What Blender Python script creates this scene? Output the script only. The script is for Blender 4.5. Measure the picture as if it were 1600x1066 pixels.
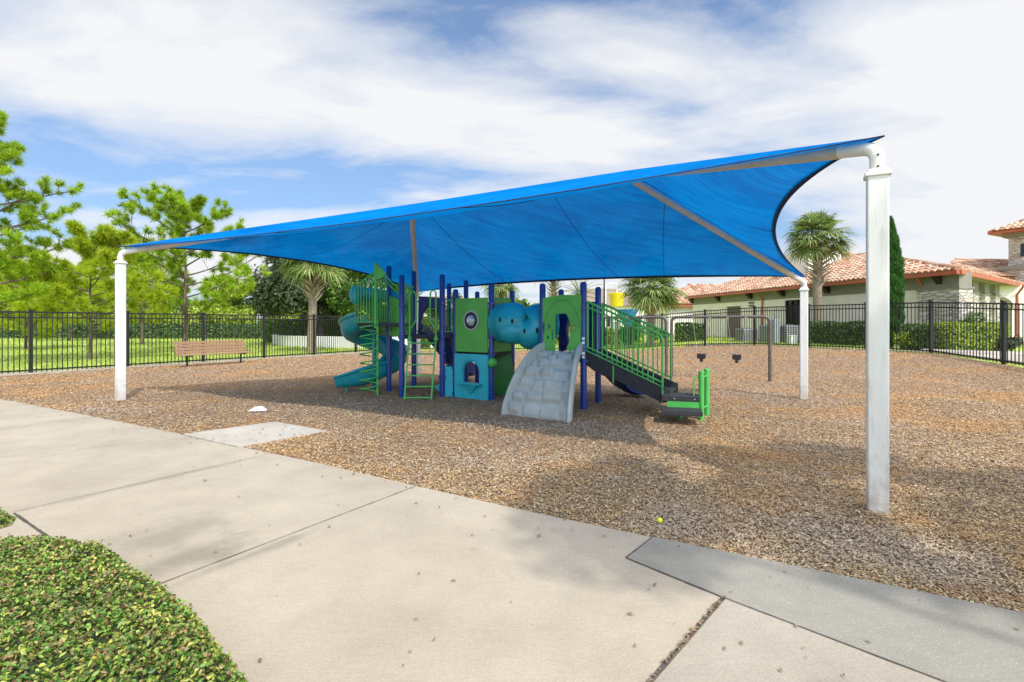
import bpy, bmesh, math, random
import numpy as np
from math import sin, cos, pi, radians, sqrt, atan2
from mathutils import Vector as V, Matrix, noise
random.seed(7); rng = np.random.default_rng(7)
C = bpy.context.scene.collection
for o in list(bpy.data.objects): bpy.data.objects.remove(o)

# ---------------------------------------------------------------- camera, sky, sun, exposure
cam = bpy.data.cameras.new('camera'); co = bpy.data.objects.new('camera', cam); C.objects.link(co)
co.location = (0, 0, 1.5); co.rotation_euler = (pi/2, 0, 0)
cam.lens = 18; cam.sensor_width = 36; cam.shift_y = -0.0175; cam.clip_end = 3000; cam.clip_start = 0.05
S = bpy.context.scene; S.camera = co
S.view_settings.view_transform = 'Standard'; S.view_settings.look = 'None'
S.view_settings.exposure = 0.22; S.view_settings.gamma = 1
SUN = V((1.1, -2.08, 2.9)).normalized()
sl = bpy.data.lights.new('sun', 'SUN'); sl.energy = 3.1; sl.angle = radians(0.6); sl.color = (1, .955, .88)
so = bpy.data.objects.new('sun', sl); C.objects.link(so); so.rotation_euler = SUN.to_track_quat('Z', 'Y').to_euler()
so.location = (20, -40, 50)
w = bpy.data.worlds.new('World'); S.world = w; w.use_nodes = True
def world_nodes():
    nt = w.node_tree; N = nt.nodes; L = nt.links; N.clear()
    def n(t, **k):
        x = N.new(t)
        for a, b in k.items(): setattr(x, a, b)
        return x
    out = n('ShaderNodeOutputWorld'); bg = n('ShaderNodeBackground'); bg.inputs[1].default_value = 0.14
    sky = n('ShaderNodeTexSky', sky_type='NISHITA', sun_disc=False); sky.sun_elevation = math.asin(SUN.z)
    sky.sun_rotation = atan2(SUN.x, SUN.y); sky.air_density = 1.0; sky.dust_density = .6; sky.ozone_density = 1.6
    tc = n('ShaderNodeTexCoord'); sep = n('ShaderNodeSeparateXYZ'); L.new(tc.outputs['Generated'], sep.inputs[0])
    mz = n('ShaderNodeMath', operation='MAXIMUM'); L.new(sep.outputs[2], mz.inputs[0]); mz.inputs[1].default_value = 0.0
    az = n('ShaderNodeMath', operation='ADD'); L.new(mz.outputs[0], az.inputs[0]); az.inputs[1].default_value = 0.16
    dx = n('ShaderNodeMath', operation='DIVIDE'); L.new(sep.outputs[0], dx.inputs[0]); L.new(az.outputs[0], dx.inputs[1])
    dy = n('ShaderNodeMath', operation='DIVIDE'); L.new(sep.outputs[1], dy.inputs[0]); L.new(az.outputs[0], dy.inputs[1])
    cb = n('ShaderNodeCombineXYZ'); L.new(dx.outputs[0], cb.inputs[0]); L.new(dy.outputs[0], cb.inputs[1])
    mp = n('ShaderNodeMapping'); L.new(cb.outputs[0], mp.inputs[0])
    mp.inputs['Rotation'].default_value = (0, 0, radians(-40)); mp.inputs['Scale'].default_value = (.62, 1.15, 1)
    mp.inputs['Location'].default_value = (4.4, 8.1, 0)
    n1 = n('ShaderNodeTexNoise'); n1.inputs['Scale'].default_value = .62; n1.inputs['Detail'].default_value = 3
    n1.inputs['Roughness'].default_value = .45; n1.inputs['Distortion'].default_value = .55; L.new(mp.outputs[0], n1.inputs['Vector'])
    n2 = n('ShaderNodeTexNoise'); n2.inputs['Scale'].default_value = 2.2; n2.inputs['Detail'].default_value = 13
    n2.inputs['Roughness'].default_value = .60; n2.inputs['Distortion'].default_value = .35; L.new(mp.outputs[0], n2.inputs['Vector'])
    m = n('ShaderNodeMath', operation='MULTIPLY'); L.new(n2.outputs[0], m.inputs[0]); m.inputs[1].default_value = .42
    a = n('ShaderNodeMath', operation='ADD'); L.new(n1.outputs[0], a.inputs[0]); L.new(m.outputs[0], a.inputs[1])
    # more cloud to the right, thinning to blue low on the left
    gx = n('ShaderNodeMath', operation='MULTIPLY_ADD'); L.new(sep.outputs[0], gx.inputs[0]); gx.inputs[1].default_value = .05
    L.new(a.outputs[0], gx.inputs[2])
    r = n('ShaderNodeValToRGB'); r.color_ramp.elements[0].position = .615; r.color_ramp.elements[1].position = .79
    r.color_ramp.elements[0].color = (.04, .04, .04, 1); r.color_ramp.elements[1].color = (1, 1, 1, 1)
    e = r.color_ramp.elements.new(.70); e.color = (.62, .62, .62, 1)
    L.new(gx.outputs[0], r.inputs[0])
    mix = n('ShaderNodeMix', data_type='RGBA'); L.new(r.outputs[0], mix.inputs[0])
    tint = n('ShaderNodeMix', data_type='RGBA', blend_type='MULTIPLY'); tint.inputs[0].default_value = 1
    L.new(sky.outputs[0], tint.inputs[6])
    zr = n('ShaderNodeMapRange'); L.new(sep.outputs[2], zr.inputs[0]); zr.inputs[1].default_value = .0; zr.inputs[2].default_value = .35
    tm = n('ShaderNodeMix', data_type='RGBA'); L.new(zr.outputs[0], tm.inputs[0]); tm.inputs[6].default_value = (.52, .60, .80, 1); tm.inputs[7].default_value = (1.0, 1.10, 1.17, 1)
    L.new(tm.outputs[2], tint.inputs[7])
    L.new(tint.outputs[2], mix.inputs[6]); mix.inputs[7].default_value = (5.62, 5.68, 5.82, 1)
    # sky brightened round the sun, out of view, added to lift the shade
    dt = n('ShaderNodeVectorMath', operation='DOT_PRODUCT'); L.new(tc.outputs['Generated'], dt.inputs[0]); dt.inputs[1].default_value = SUN
    gl = n('ShaderNodeMapRange', interpolation_type='SMOOTHSTEP'); L.new(dt.outputs['Value'], gl.inputs[0]); gl.inputs[1].default_value = .35; gl.inputs[2].default_value = 1.0; gl.inputs[3].default_value = 1; gl.inputs[4].default_value = 2.8
    gm = n('ShaderNodeVectorMath', operation='SCALE'); L.new(mix.outputs[2], gm.inputs[0]); L.new(gl.outputs[0], gm.inputs['Scale'])
    L.new(gm.outputs[0], bg.inputs[0]); L.new(bg.outputs[0], out.inputs[0])
world_nodes()

# ---------------------------------------------------------------- helpers
F = 800.0; HZ = 505.0; EYE = 1.5
def at(px, py, Y): return V(((px-800)*Y/F, Y, EYE-(py-HZ)*Y/F))
def gp(px, py, z=0):
    Y = F*(EYE-z)/(py-HZ); return V(((px-800)*Y/F, Y, z))
def sm(t):
    t = max(0, min(1, t)); return t*t*(3-2*t)
def G(x, y): return .42*sm((x-6)/6)*sm((y-10)/9)
org = {}
def props(o, label=None, cat=None, group=None, kind=None):
    if label: o['label'] = label
    if cat: o['category'] = cat
    if group: o['group'] = group
    if kind: o['kind'] = kind
    return o
def thing(name, label, cat, loc=(0, 0, 0), group=None, rz=0):
    o = bpy.data.objects.new(name, None); C.objects.link(o); o.location = loc; o.rotation_euler = (0, 0, rz)
    o.empty_display_size = .2
    org[o.name] = V(loc); return props(o, label, cat, group)
class MB:
    def __init__(s): s.v = []; s.f = []
    def add(s, vs, fs):
        b = len(s.v); s.v += [tuple(p) for p in vs]; s.f += [tuple(i+b for i in f) for f in fs]
    def box(s, c, size, M=None, rz=0):
        M = M or Matrix.Rotation(rz, 3, 'Z'); c = V(c); x, y, z = [d/2 for d in size]
        P = [c+M@V((i*x, j*y, k*z)) for k in (-1, 1) for j in (-1, 1) for i in (-1, 1)]
        s.add(P, [(0, 2, 3, 1), (4, 5, 7, 6), (0, 1, 5, 4), (2, 6, 7, 3), (0, 4, 6, 2), (1, 3, 7, 5)])
    def beam(s, a, b, wd, h):   # box beam between two points
        a = V(a); b = V(b); d = b-a; L = d.length; X = d.normalized(); Yv = V((0, 0, 1)).cross(X)
        if Yv.length < 1e-4: Yv = V((0, 1, 0))
        Yv.normalize(); Z = X.cross(Yv); M = Matrix((X, Yv, Z)).transposed()
        s.box((a+b)/2, (L, wd, h), M)
    def tube(s, pts, r, n=8, cap=True, closed=False):
        pts = [V(p) for p in pts]; m = len(pts); rs = r if isinstance(r, (list, tuple)) else [r]*m
        fr = None; rings = []
        for i, p in enumerate(pts):
            if closed: t = pts[(i+1) % m]-pts[i-1]
            else: t = pts[min(i+1, m-1)]-pts[max(i-1, 0)]
            t.normalize()
            if fr is None:
                fr = V((0, 0, 1)).cross(t)
                if fr.length < .1: fr = V((1, 0, 0)).cross(t)
            fr = (fr-t*fr.dot(t)).normalized(); q = t.cross(fr)
            rings.append([p+(fr*cos(2*pi*k/n)+q*sin(2*pi*k/n))*rs[i] for k in range(n)])
        vs = [p for g in rings for p in g]; fs = []
        for i in range(m-1 if not closed else m):
            j = (i+1) % m
            for k in range(n):
                l = (k+1) % n; fs.append((i*n+k, i*n+l, j*n+l, j*n+k))
        if cap and not closed: fs += [tuple(range(n-1, -1, -1)), tuple(range((m-1)*n, m*n))]
        s.add(vs, fs)
    def cyl(s, a, b, r, n=12, r2=None): s.tube([a, b], [r, r if r2 is None else r2], n)
    def lathe(s, prof, c, n=16):
        c = V(c); vs = []; fs = []
        for (r, z) in prof:
            for k in range(n): vs.append(c+V((r*cos(2*pi*k/n), r*sin(2*pi*k/n), z)))
        for i in range(len(prof)-1):
            for k in range(n):
                l = (k+1) % n; fs.append((i*n+k, i*n+l, (i+1)*n+l, (i+1)*n+k))
        fs += [tuple(range(n-1, -1, -1)), tuple(range((len(prof)-1)*n, len(prof)*n))]
        s.add(vs, fs)
    def sphere(s, c, r, n=14, m=9, sc=(1, 1, 1)):
        prof = [(max(1e-3, sin(pi*i/m)), -cos(pi*i/m)) for i in range(m+1)]
        b = len(s.v); s.lathe(prof, (0, 0, 0), n)
        for i in range(b, len(s.v)):
            p = s.v[i]; s.v[i] = (c[0]+p[0]*r*sc[0], c[1]+p[1]*r*sc[1], c[2]+p[2]*r*sc[2])
    def plate(s, outline, holes, o, u, v, th):   # flat board with holes, in frame o,u,v
        o = V(o); u = V(u); v = V(v); nn = u.cross(v).normalized()
        bm = bmesh.new(); ed = []; loops = []
        for lp in [outline]+list(holes):
            vs = [bm.verts.new((p[0], p[1], 0)) for p in lp]
            for i in range(len(vs)): ed.append(bm.edges.new((vs[i], vs[(i+1) % len(vs)])))
        bmesh.ops.triangle_fill(bm, use_beauty=True, edges=ed); bm.verts.index_update(); bm.verts.ensure_lookup_table()
        P = [p.co.copy() for p in bm.verts]; T = [[q.index for q in f.verts] for f in bm.faces]; bm.free()
        k = len(P)
        W = [o+u*p.x+v*p.y+nn*th/2 for p in P]+[o+u*p.x+v*p.y-nn*th/2 for p in P]
        fs = [];
        for t in T:
            a, b, c = [P[i] for i in t]
            if (b-a).cross(c-a).z < 0: t = t[::-1]
            fs.append(tuple(t)); fs.append(tuple(i+k for i in t[::-1]))
        i0 = 0
        for li, lp in enumerate([outline]+list(holes)):
            m = len(lp); ar = sum(lp[i][0]*lp[(i+1) % m][1]-lp[(i+1) % m][0]*lp[i][1] for i in range(m))
            for i in range(m):
                a = i0+i; b = i0+(i+1) % m
                q = (a, a+k, b+k, b)
                if (ar < 0) != (li > 0): q = q[::-1]
                fs.append(q)
            i0 += m
        s.add(W, fs)
    def sweep(s, path, prof, cap=True, up=V((0, 0, 1)), scl=None):   # closed profile (lateral, up) along path
        path = [V(p) for p in path]; m = len(path); n = len(prof); vs = []; fs = []
        for i, p in enumerate(path):
            t = (path[min(i+1, m-1)]-path[max(i-1, 0)]).normalized(); lat = t.cross(up).normalized(); q = lat.cross(t)
            k = scl[i] if scl else 1
            for (a, b) in prof: vs.append(p+lat*a*k+q*b*k)
        for i in range(m-1):
            for k in range(n):
                l = (k+1) % n; fs.append((i*n+k, (i+1)*n+k, (i+1)*n+l, i*n+l))
        if cap: fs += [tuple(range(n)), tuple(range((m)*n-1, (m-1)*n-1, -1))]
        s.add(vs, fs)
    def build(s, name, mat, parent=None, smooth=True, bevel=0, ang=38, loc=None):
        me = bpy.data.meshes.new(name); off = V((0, 0, 0)); par = parent
        if par is not None: off = org.get(par.name, V((0, 0, 0)))
        elif loc is not None: off = V(loc)
        me.from_pydata([(p[0]-off[0], p[1]-off[1], p[2]-off[2]) for p in s.v], [], s.f)
        me.materials.append(mat); o = bpy.data.objects.new(name, me); C.objects.link(o)
        if par is not None: o.parent = par
        elif loc is not None: o.location = loc
        org[o.name] = off
        if smooth:
            me.polygons.foreach_set('use_smooth', [True]*len(me.polygons)); me.set_sharp_from_angle(angle=radians(ang))
        if bevel:
            b = o.modifiers.new('bevel', 'BEVEL'); b.width = bevel; b.segments = 2; b.limit_method = 'ANGLE'; b.angle_limit = radians(40)
        return o
def npmesh(name, verts, fsize, nf, mat, parent=None, off=None, faces=None):
    """verts (N,3) array, faces consecutive of size fsize unless given"""
    me = bpy.data.meshes.new(name); verts = np.asarray(verts, dtype=np.float32)
    if parent is not None: verts = verts-np.array(org.get(parent.name, V((0, 0, 0))), dtype=np.float32)
    if faces is None: faces = np.arange(nf*fsize, dtype=np.int32)
    faces = np.asarray(faces, dtype=np.int32).ravel(); nf = len(faces)//fsize
    me.vertices.add(len(verts)); me.vertices.foreach_set('co', verts.ravel())
    me.loops.add(len(faces)); me.loops.foreach_set('vertex_index', faces)
    me.polygons.add(nf); me.polygons.foreach_set('loop_start', np.arange(0, nf*fsize, fsize, dtype=np.int32))
    me.update(calc_edges=True); me.materials.append(mat)
    o = bpy.data.objects.new(name, me); C.objects.link(o)
    if parent is not None: o.parent = parent; org[o.name] = org.get(parent.name, V((0, 0, 0)))
    return o
def copy_tree(o, parent=None):
    c = o.copy(); C.objects.link(c); c.parent = parent
    for ch in [x for x in bpy.data.objects if x.parent == o]: copy_tree(ch, c)
    return c
def struct(o): o['kind'] = 'structure'; return o

# ---------------------------------------------------------------- materials
def mat(name, col, rough=.6, var=0, vscale=3, bump=0, bscale=40, metal=0, col2=None, spec=.5, detail=6, island=None, trans=0, stretch=None, coat=0):
    m = bpy.data.materials.new(name); m.use_nodes = True; nt = m.node_tree; N = nt.nodes; L = nt.links
    b = N['Principled BSDF']; b.inputs['Roughness'].default_value = rough; b.inputs['Metallic'].default_value = metal
    b.inputs['Specular IOR Level'].default_value = spec; b.inputs['Coat Weight'].default_value = coat
    c4 = (*col, 1); b.inputs['Base Color'].default_value = c4
    geo = N.new('ShaderNodeNewGeometry'); tc = N.new('ShaderNodeTexCoord'); vec = tc.outputs['Object']
    if stretch:
        mp = N.new('ShaderNodeMapping'); mp.inputs['Scale'].default_value = stretch; L.new(vec, mp.inputs[0]); vec = mp.outputs[0]
    src = None
    if island:     # list of colours picked per loose piece
        r = N.new('ShaderNodeValToRGB'); r.color_ramp.interpolation = 'LINEAR'; el = r.color_ramp.elements
        while len(el) < len(island): el.new(.5)
        for i, c in enumerate(island): el[i].position = i/(len(island)-1); el[i].color = (*c, 1)
        L.new(geo.outputs['Random Per Island'], r.inputs[0]); src = r.outputs[0]
    if var or col2:
        n = N.new('ShaderNodeTexNoise'); n.inputs['Scale'].default_value = vscale; n.inputs['Detail'].default_value = detail
        n.inputs['Roughness'].default_value = .6; L.new(vec, n.inputs['Vector'])
        r = N.new('ShaderNodeMapRange'); L.new(n.outputs[0], r.inputs[0]); r.inputs[1].default_value = .34; r.inputs[2].default_value = .66
        mx = N.new('ShaderNodeMix'); mx.data_type = 'RGBA'; L.new(r.outputs[0], mx.inputs[0])
        if src: 
            mx.blend_type = 'MULTIPLY'; mp2 = N.new('ShaderNodeMix'); mp2.data_type = 'RGBA'
            L.new(r.outputs[0], mp2.inputs[0]); mp2.inputs[6].default_value = (1-var, 1-var, 1-var, 1); mp2.inputs[7].default_value = (1+var, 1+var, 1+var*.8, 1)
            mx.inputs[0].default_value = 1; nt.links.remove(mx.inputs[0].links[0]); L.new(src, mx.inputs[6]); L.new(mp2.outputs[2], mx.inputs[7])
        else:
            c2 = col2 or tuple(min(1, x*(1+var)) for x in col); c1 = col if col2 else tuple(x*(1-var) for x in col)
            mx.inputs[6].default_value = (*c1, 1); mx.inputs[7].default_value = (*c2, 1)
        src = mx.outputs[2]
    if src: L.new(src, b.inputs['Base Color'])
    if bump:
        n = N.new('ShaderNodeTexNoise'); n.inputs['Scale'].default_value = bscale; n.inputs['Detail'].default_value = 5; L.new(vec, n.inputs['Vector'])
        bp = N.new('ShaderNodeBump'); bp.inputs['Strength'].default_value = bump; bp.inputs['Distance'].default_value = .02
        L.new(n.outputs[0], bp.inputs['Height']); L.new(bp.outputs[0], b.inputs['Normal'])
    if trans:
        t = N.new('ShaderNodeBsdfTranslucent'); ms = N.new('ShaderNodeMixShader'); ms.inputs[0].default_value = trans
        if src: L.new(src, t.inputs[0])
        else: t.inputs[0].default_value = c4
        out = N['Material Output']; L.new(b.outputs[0], ms.inputs[1]); L.new(t.outputs[0], ms.inputs[2]); L.new(ms.outputs[0], out.inputs[0])
    return m
M = {}
M['blue'] = mat('navy_powder_coat', (.004, .040, .26), .35, var=.12, vscale=2, coat=.2)
M['navy'] = mat('navy_plastic', (.004, .028, .17), .42, var=.15, vscale=4)
M['green'] = mat('green_powder_coat', (.085, .46, .085), .38, var=.12, vscale=3)
M['panel'] = mat('green_panel', (.09, .40, .065), .5, var=.13, vscale=2.5, bump=.06)
M['dkgreen'] = mat('dark_green_plastic', (.03, .23, .035), .45, var=.12)
M['teal'] = mat('teal_plastic', (.012, .33, .42), .38, var=.14, vscale=3, bump=.04, bscale=12)
M['teal2'] = mat('teal_slide_plastic', (.010, .28, .33), .34, var=.16, vscale=3)
M['cyan'] = mat('cyan_plastic', (.02, .44, .52), .45, var=.1, vscale=2)
M['rock'] = mat('grey_climbing_plastic', (.34, .37, .335), .55, col2=(.46, .475, .43), vscale=3, bump=.15, bscale=60)
M['deck'] = mat('charcoal_coated_deck', (.03, .031, .034), .75, var=.25, vscale=20, bump=.5, bscale=120)
M['black'] = mat('black_fence_metal', (.012, .012, .014), .45, var=.2, vscale=5)
M['darkmet'] = mat('bronze_swing_metal', (.10, .085, .075), .45, var=.2, vscale=4)
M['rubber'] = mat('black_rubber', (.015, .015, .016), .8)
M['chain'] = mat('galvanised_chain', (.45, .45, .45), .4, metal=.7)
M['mirror'] = mat('scratched_bubble', (.22, .30, .34), .22, metal=.3, col2=(.55, .62, .66), vscale=9)
M['white'] = whitepost = mat('weathered_white_paint', (.80, .79, .76), .42, col2=(.68, .67, .61), vscale=1.4, bump=.05, stretch=(2, 2, .5))
M['beam'] = mat('greyed_steel_rafter', (.62, .58, .49), .5, col2=(.52, .485, .40), vscale=5)
M['benchm'] = mat('brown_bench_slat', (.33, .19, .12), .6, var=.15, vscale=12)
M['paper'] = mat('white_paper', (.85, .85, .83), .8)
M['yellow'] = mat('yellow_plastic', (.75, .80, .02), .4)
M['ybucket'] = mat('yellow_bucket', (.85, .62, .02), .4)
M['wdblue'] = mat('blue_funnel', (.02, .20, .55), .4)
M['bark'] = mat('pine_bark', (.20, .145, .105), .9, col2=(.09, .065, .05), vscale=9, bump=.9, bscale=22, stretch=(1, 1, .35))
M['bark2'] = mat('grey_bark', (.13, .115, .095), .9, col2=(.06, .055, .045), vscale=8, bump=.8, bscale=20)
M['palmt'] = mat('palm_trunk', (.34, .27, .20), .9, col2=(.19, .15, .11), vscale=7, bump=.9, bscale=16, stretch=(1, 1, 2.2))
M['boot'] = mat('palm_boot', (.40, .31, .22), .85, island=[(.16, .11, .07), (.42, .33, .24), (.60, .51, .39), (.28, .20, .14)])
M['frond'] = mat('palm_frond', (.1, .2, .03), .5, island=[(.07, .14, .03), (.17, .26, .06), (.30, .38, .12), (.46, .48, .20)], trans=.38)
M['needle'] = mat('pine_needles', (.1, .3, .02), .5, island=[(.10, .23, .01), (.26, .44, .015), (.44, .60, .025), (.62, .70, .04)], trans=.48, var=.2, vscale=.9)
M['needley'] = mat('yellow_green_needles', (.2, .4, .02), .5, island=[(.18, .32, .012), (.36, .50, .016), (.54, .62, .025), (.68, .68, .04)], trans=.45, var=.15, vscale=.9)
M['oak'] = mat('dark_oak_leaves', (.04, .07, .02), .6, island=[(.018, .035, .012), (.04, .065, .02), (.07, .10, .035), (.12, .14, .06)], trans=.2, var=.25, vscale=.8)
M['leaf'] = mat('mid_green_leaves', (.08, .18, .02), .55, island=[(.03, .08, .012), (.07, .16, .02), (.13, .25, .03), (.22, .33, .04)], trans=.3, var=.25, vscale=.8)
M['leafy'] = mat('yellow_green_leaves', (.2, .3, .02), .55, island=[(.10, .19, .012), (.22, .33, .02), (.36, .44, .03), (.5, .52, .05)], trans=.3, var=.2)
M['cyp'] = mat('cypress_foliage', (.03, .12, .02), .6, island=[(.02, .07, .012), (.04, .14, .02), (.08, .22, .03)], trans=.15, var=.2)
M['hedge'] = mat('clipped_hedge_leaves', (.05, .11, .02), .55, island=[(.02, .05, .012), (.05, .11, .02), (.09, .17, .03), (.15, .23, .05)], trans=.2, var=.2)
M['cover'] = mat('groundcover_leaves', (.1, .2, .03), .42, island=[(.045, .12, .018), (.08, .20, .025), (.14, .28, .035), (.19, .31, .04), (.28, .36, .06), (.46, .46, .08), (.36, .24, .11), (.20, .11, .06), (.12, .23, .03)], trans=.18, var=.2, vscale=3)
M['stem'] = mat('dark_green_stems', (.03, .045, .015), .95, var=.4, vscale=30, bump=.6)  # dark green body under the groundcover leaves, in place of brown gaps
M['soil'] = mat('dark_soil', (.05, .035, .022), .95, var=.3, vscale=20, bump=.5)
M['stucco'] = mat('cream_stucco', (.87, .80, .72), .9, var=.06, vscale=1.2, bump=.2, bscale=80)
M['taupe'] = mat('taupe_band', (.26, .245, .195), .85, var=.06)
M['fascia'] = mat('copper_red_gutter', (.46, .115, .055), .45, var=.12, vscale=2)
M['corbel'] = mat('dark_wood_corbel', (.035, .022, .018), .7)
M['door'] = mat('brown_door', (.17, .12, .095), .6)
M['glass'] = mat('dark_glass', (.01, .012, .014), .08, spec=.8)
M['acm'] = mat('grey_unit', (.30, .32, .34), .5, var=.1)
M['grille'] = mat('grey_louver', (.12, .12, .12), .6)
M['shingle'] = mat('brown_shingle', (.25, .19, .15), .9, var=.25, vscale=6)
M['wallw'] = mat('white_low_wall', (.78, .77, .75), .85, var=.06)

def splash_dirt(m, top=.55):
    nt = m.node_tree; N = nt.nodes; L = nt.links; b = N['Principled BSDF']; src = b.inputs['Base Color'].links[0].from_socket; tc = N.new('ShaderNodeTexCoord')
    sp = N.new('ShaderNodeSeparateXYZ'); L.new(tc.outputs['Object'], sp.inputs[0]); nz = N.new('ShaderNodeTexNoise'); nz.inputs['Scale'].default_value = 9; nz.inputs['Detail'].default_value = 8; nz.inputs['Roughness'].default_value = .7; L.new(tc.outputs['Object'], nz.inputs[0])
    ma = N.new('ShaderNodeMath'); ma.operation = 'MULTIPLY_ADD'; L.new(nz.outputs[0], ma.inputs[0]); ma.inputs[1].default_value = -1.6; L.new(sp.outputs[2], ma.inputs[2])
    mr = N.new('ShaderNodeMapRange'); L.new(ma.outputs[0], mr.inputs[0]); mr.inputs[1].default_value = -.85; mr.inputs[2].default_value = -.35; mr.inputs[3].default_value = .6; mr.inputs[4].default_value = 0
    mx = N.new('ShaderNodeMix'); mx.data_type = 'RGBA'; L.new(mr.outputs[0], mx.inputs[0]); L.new(src, mx.inputs[6]); mx.inputs[7].default_value = (.36, .27, .19, 1)
    st = N.new('ShaderNodeTexNoise'); st.inputs['Scale'].default_value = 3; st.inputs['Detail'].default_value = 9; mp = N.new('ShaderNodeMapping'); mp.inputs['Scale'].default_value = (9, 9, 1.1); L.new(tc.outputs['Object'], mp.inputs[0]); L.new(mp.outputs[0], st.inputs[0])
    m2 = N.new('ShaderNodeMapRange'); L.new(st.outputs[0], m2.inputs[0]); m2.inputs[1].default_value = .56; m2.inputs[2].default_value = .74; m2.inputs[3].default_value = 0; m2.inputs[4].default_value = .45
    mx2 = N.new('ShaderNodeMix'); mx2.data_type = 'RGBA'; L.new(m2.outputs[0], mx2.inputs[0]); L.new(mx.outputs[2], mx2.inputs[6]); mx2.inputs[7].default_value = (.48, .45, .34, 1); L.new(mx2.outputs[2], b.inputs['Base Color'])
splash_dirt(M['white'])
def concrete(name, c1, c2, stain=None, speck=0):
    m = mat(name, c1, .85, col2=c2, vscale=.9, bump=.18, bscale=90, detail=9); nt = m.node_tree; N = nt.nodes; L = nt.links
    b = N['Principled BSDF']; src = b.inputs['Base Color'].links[0].from_socket; tc = N.new('ShaderNodeTexCoord')
    # fine grain
    g = N.new('ShaderNodeTexNoise'); g.inputs['Scale'].default_value = 140; g.inputs['Detail'].default_value = 3; L.new(tc.outputs['Object'], g.inputs['Vector'])
    mr = N.new('ShaderNodeMapRange'); L.new(g.outputs[0], mr.inputs[0]); mr.inputs[1].default_value = .3; mr.inputs[2].default_value = .7; mr.inputs[3].default_value = .86; mr.inputs[4].default_value = 1.1
    mx = N.new('ShaderNodeMix'); mx.data_type = 'RGBA'; mx.blend_type = 'MULTIPLY'; mx.inputs[0].default_value = 1; L.new(src, mx.inputs[6]); L.new(mr.outputs[0], mx.inputs[7]); src = mx.outputs[2]
    bmp = N.new('ShaderNodeMapping'); bmp.inputs['Rotation'].default_value = (0, 0, radians(33)); bmp.inputs['Scale'].default_value = (6, 130, 1); L.new(tc.outputs['Object'], bmp.inputs[0])
    bn = N.new('ShaderNodeTexNoise'); bn.inputs['Scale'].default_value = 1; bn.inputs['Detail'].default_value = 3; L.new(bmp.outputs[0], bn.inputs['Vector'])
    br_ = N.new('ShaderNodeMapRange'); L.new(bn.outputs[0], br_.inputs[0]); br_.inputs[1].default_value = .3; br_.inputs[2].default_value = .7; br_.inputs[3].default_value = .94; br_.inputs[4].default_value = 1.04
    ln_ = N.new('ShaderNodeTexNoise'); ln_.inputs['Scale'].default_value = .45; ln_.inputs['Detail'].default_value = 9; ln_.inputs['Roughness'].default_value = .7; L.new(tc.outputs['Object'], ln_.inputs['Vector'])
    lr_ = N.new('ShaderNodeMapRange'); L.new(ln_.outputs[0], lr_.inputs[0]); lr_.inputs[1].default_value = .35; lr_.inputs[2].default_value = .65; lr_.inputs[3].default_value = .88; lr_.inputs[4].default_value = 1.05
    for q_ in (br_, lr_):
        mx = N.new('ShaderNodeMix'); mx.data_type = 'RGBA'; mx.blend_type = 'MULTIPLY'; mx.inputs[0].default_value = 1; L.new(src, mx.inputs[6]); L.new(q_.outputs[0], mx.inputs[7]); src = mx.outputs[2]
    if speck:
        v = N.new('ShaderNodeTexVoronoi'); v.inputs['Scale'].default_value = 55; L.new(tc.outputs['Object'], v.inputs['Vector'])
        r = N.new('ShaderNodeMapRange'); L.new(v.outputs['Distance'], r.inputs[0]); r.inputs[1].default_value = .10; r.inputs[2].default_value = .2; r.inputs[3].default_value = speck; r.inputs[4].default_value = 0
        mx = N.new('ShaderNodeMix'); mx.data_type = 'RGBA'; L.new(r.outputs[0], mx.inputs[0]); L.new(src, mx.inputs[6]); mx.inputs[7].default_value = (.75, .75, .72, 1); src = mx.outputs[2]
    for (cx, cy, rx, ry, amt) in (stain or []):     # dirt patches with their own place on the slab
        mp = N.new('ShaderNodeMapping'); L.new(tc.outputs['Object'], mp.inputs[0]); mp.vector_type = 'TEXTURE'
        mp.inputs['Location'].default_value = (cx, cy, 0); mp.inputs['Scale'].default_value = (rx, ry, 5); mp.inputs['Rotation'].default_value = (0, 0, radians(57))
        ln = N.new('ShaderNodeVectorMath'); ln.operation = 'LENGTH'; L.new(mp.outputs[0], ln.inputs[0])
        nz = N.new('ShaderNodeTexNoise'); nz.inputs['Scale'].default_value = 3.2; nz.inputs['Detail'].default_value = 9; nz.inputs['Roughness'].default_value = .68; L.new(tc.outputs['Object'], nz.inputs['Vector'])
        ad = N.new('ShaderNodeMath'); ad.operation = 'MULTIPLY_ADD'; L.new(nz.outputs[0], ad.inputs[0]); ad.inputs[1].default_value = 2.2; L.new(ln.outputs['Value'], ad.inputs[2])
        r = N.new('ShaderNodeMapRange'); r.interpolation_type = 'SMOOTHSTEP'; L.new(ad.outputs[0], r.inputs[0]); r.inputs[1].default_value = 1.2; r.inputs[2].default_value = 2.1; r.inputs[3].default_value = amt; r.inputs[4].default_value = 0
        mx = N.new('ShaderNodeMix'); mx.data_type = 'RGBA'; L.new(r.outputs[0], mx.inputs[0]); L.new(src, mx.inputs[6]); mx.inputs[7].default_value = (.16, .14, .105, 1); src = mx.outputs[2]
    L.new(src, b.inputs['Base Color']); return m
M['conc'] = concrete('pale_concrete', (.385, .325, .245), (.44, .378, .287), [(-2.35, 3.55, .62, .34, .42), (-1.95, 3.22, .42, .30, .55), (-3.3, 4.75, 1.3, .10, .35), (-1.65, 3.2, .7, .08, .5)])
M['conc2'] = concrete('grey_concrete', (.245, .225, .185), (.30, .278, .232), speck=.28)
M['conc3'] = concrete('white_concrete_pad', (.43, .385, .315), (.50, .455, .38))
M['conc4'] = concrete('buff_concrete', (.33, .285, .225), (.40, .35, .28), [(1.15, 1.85, .4, .18, .25), (1.5, 1.6, .5, .2, .25)])
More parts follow.
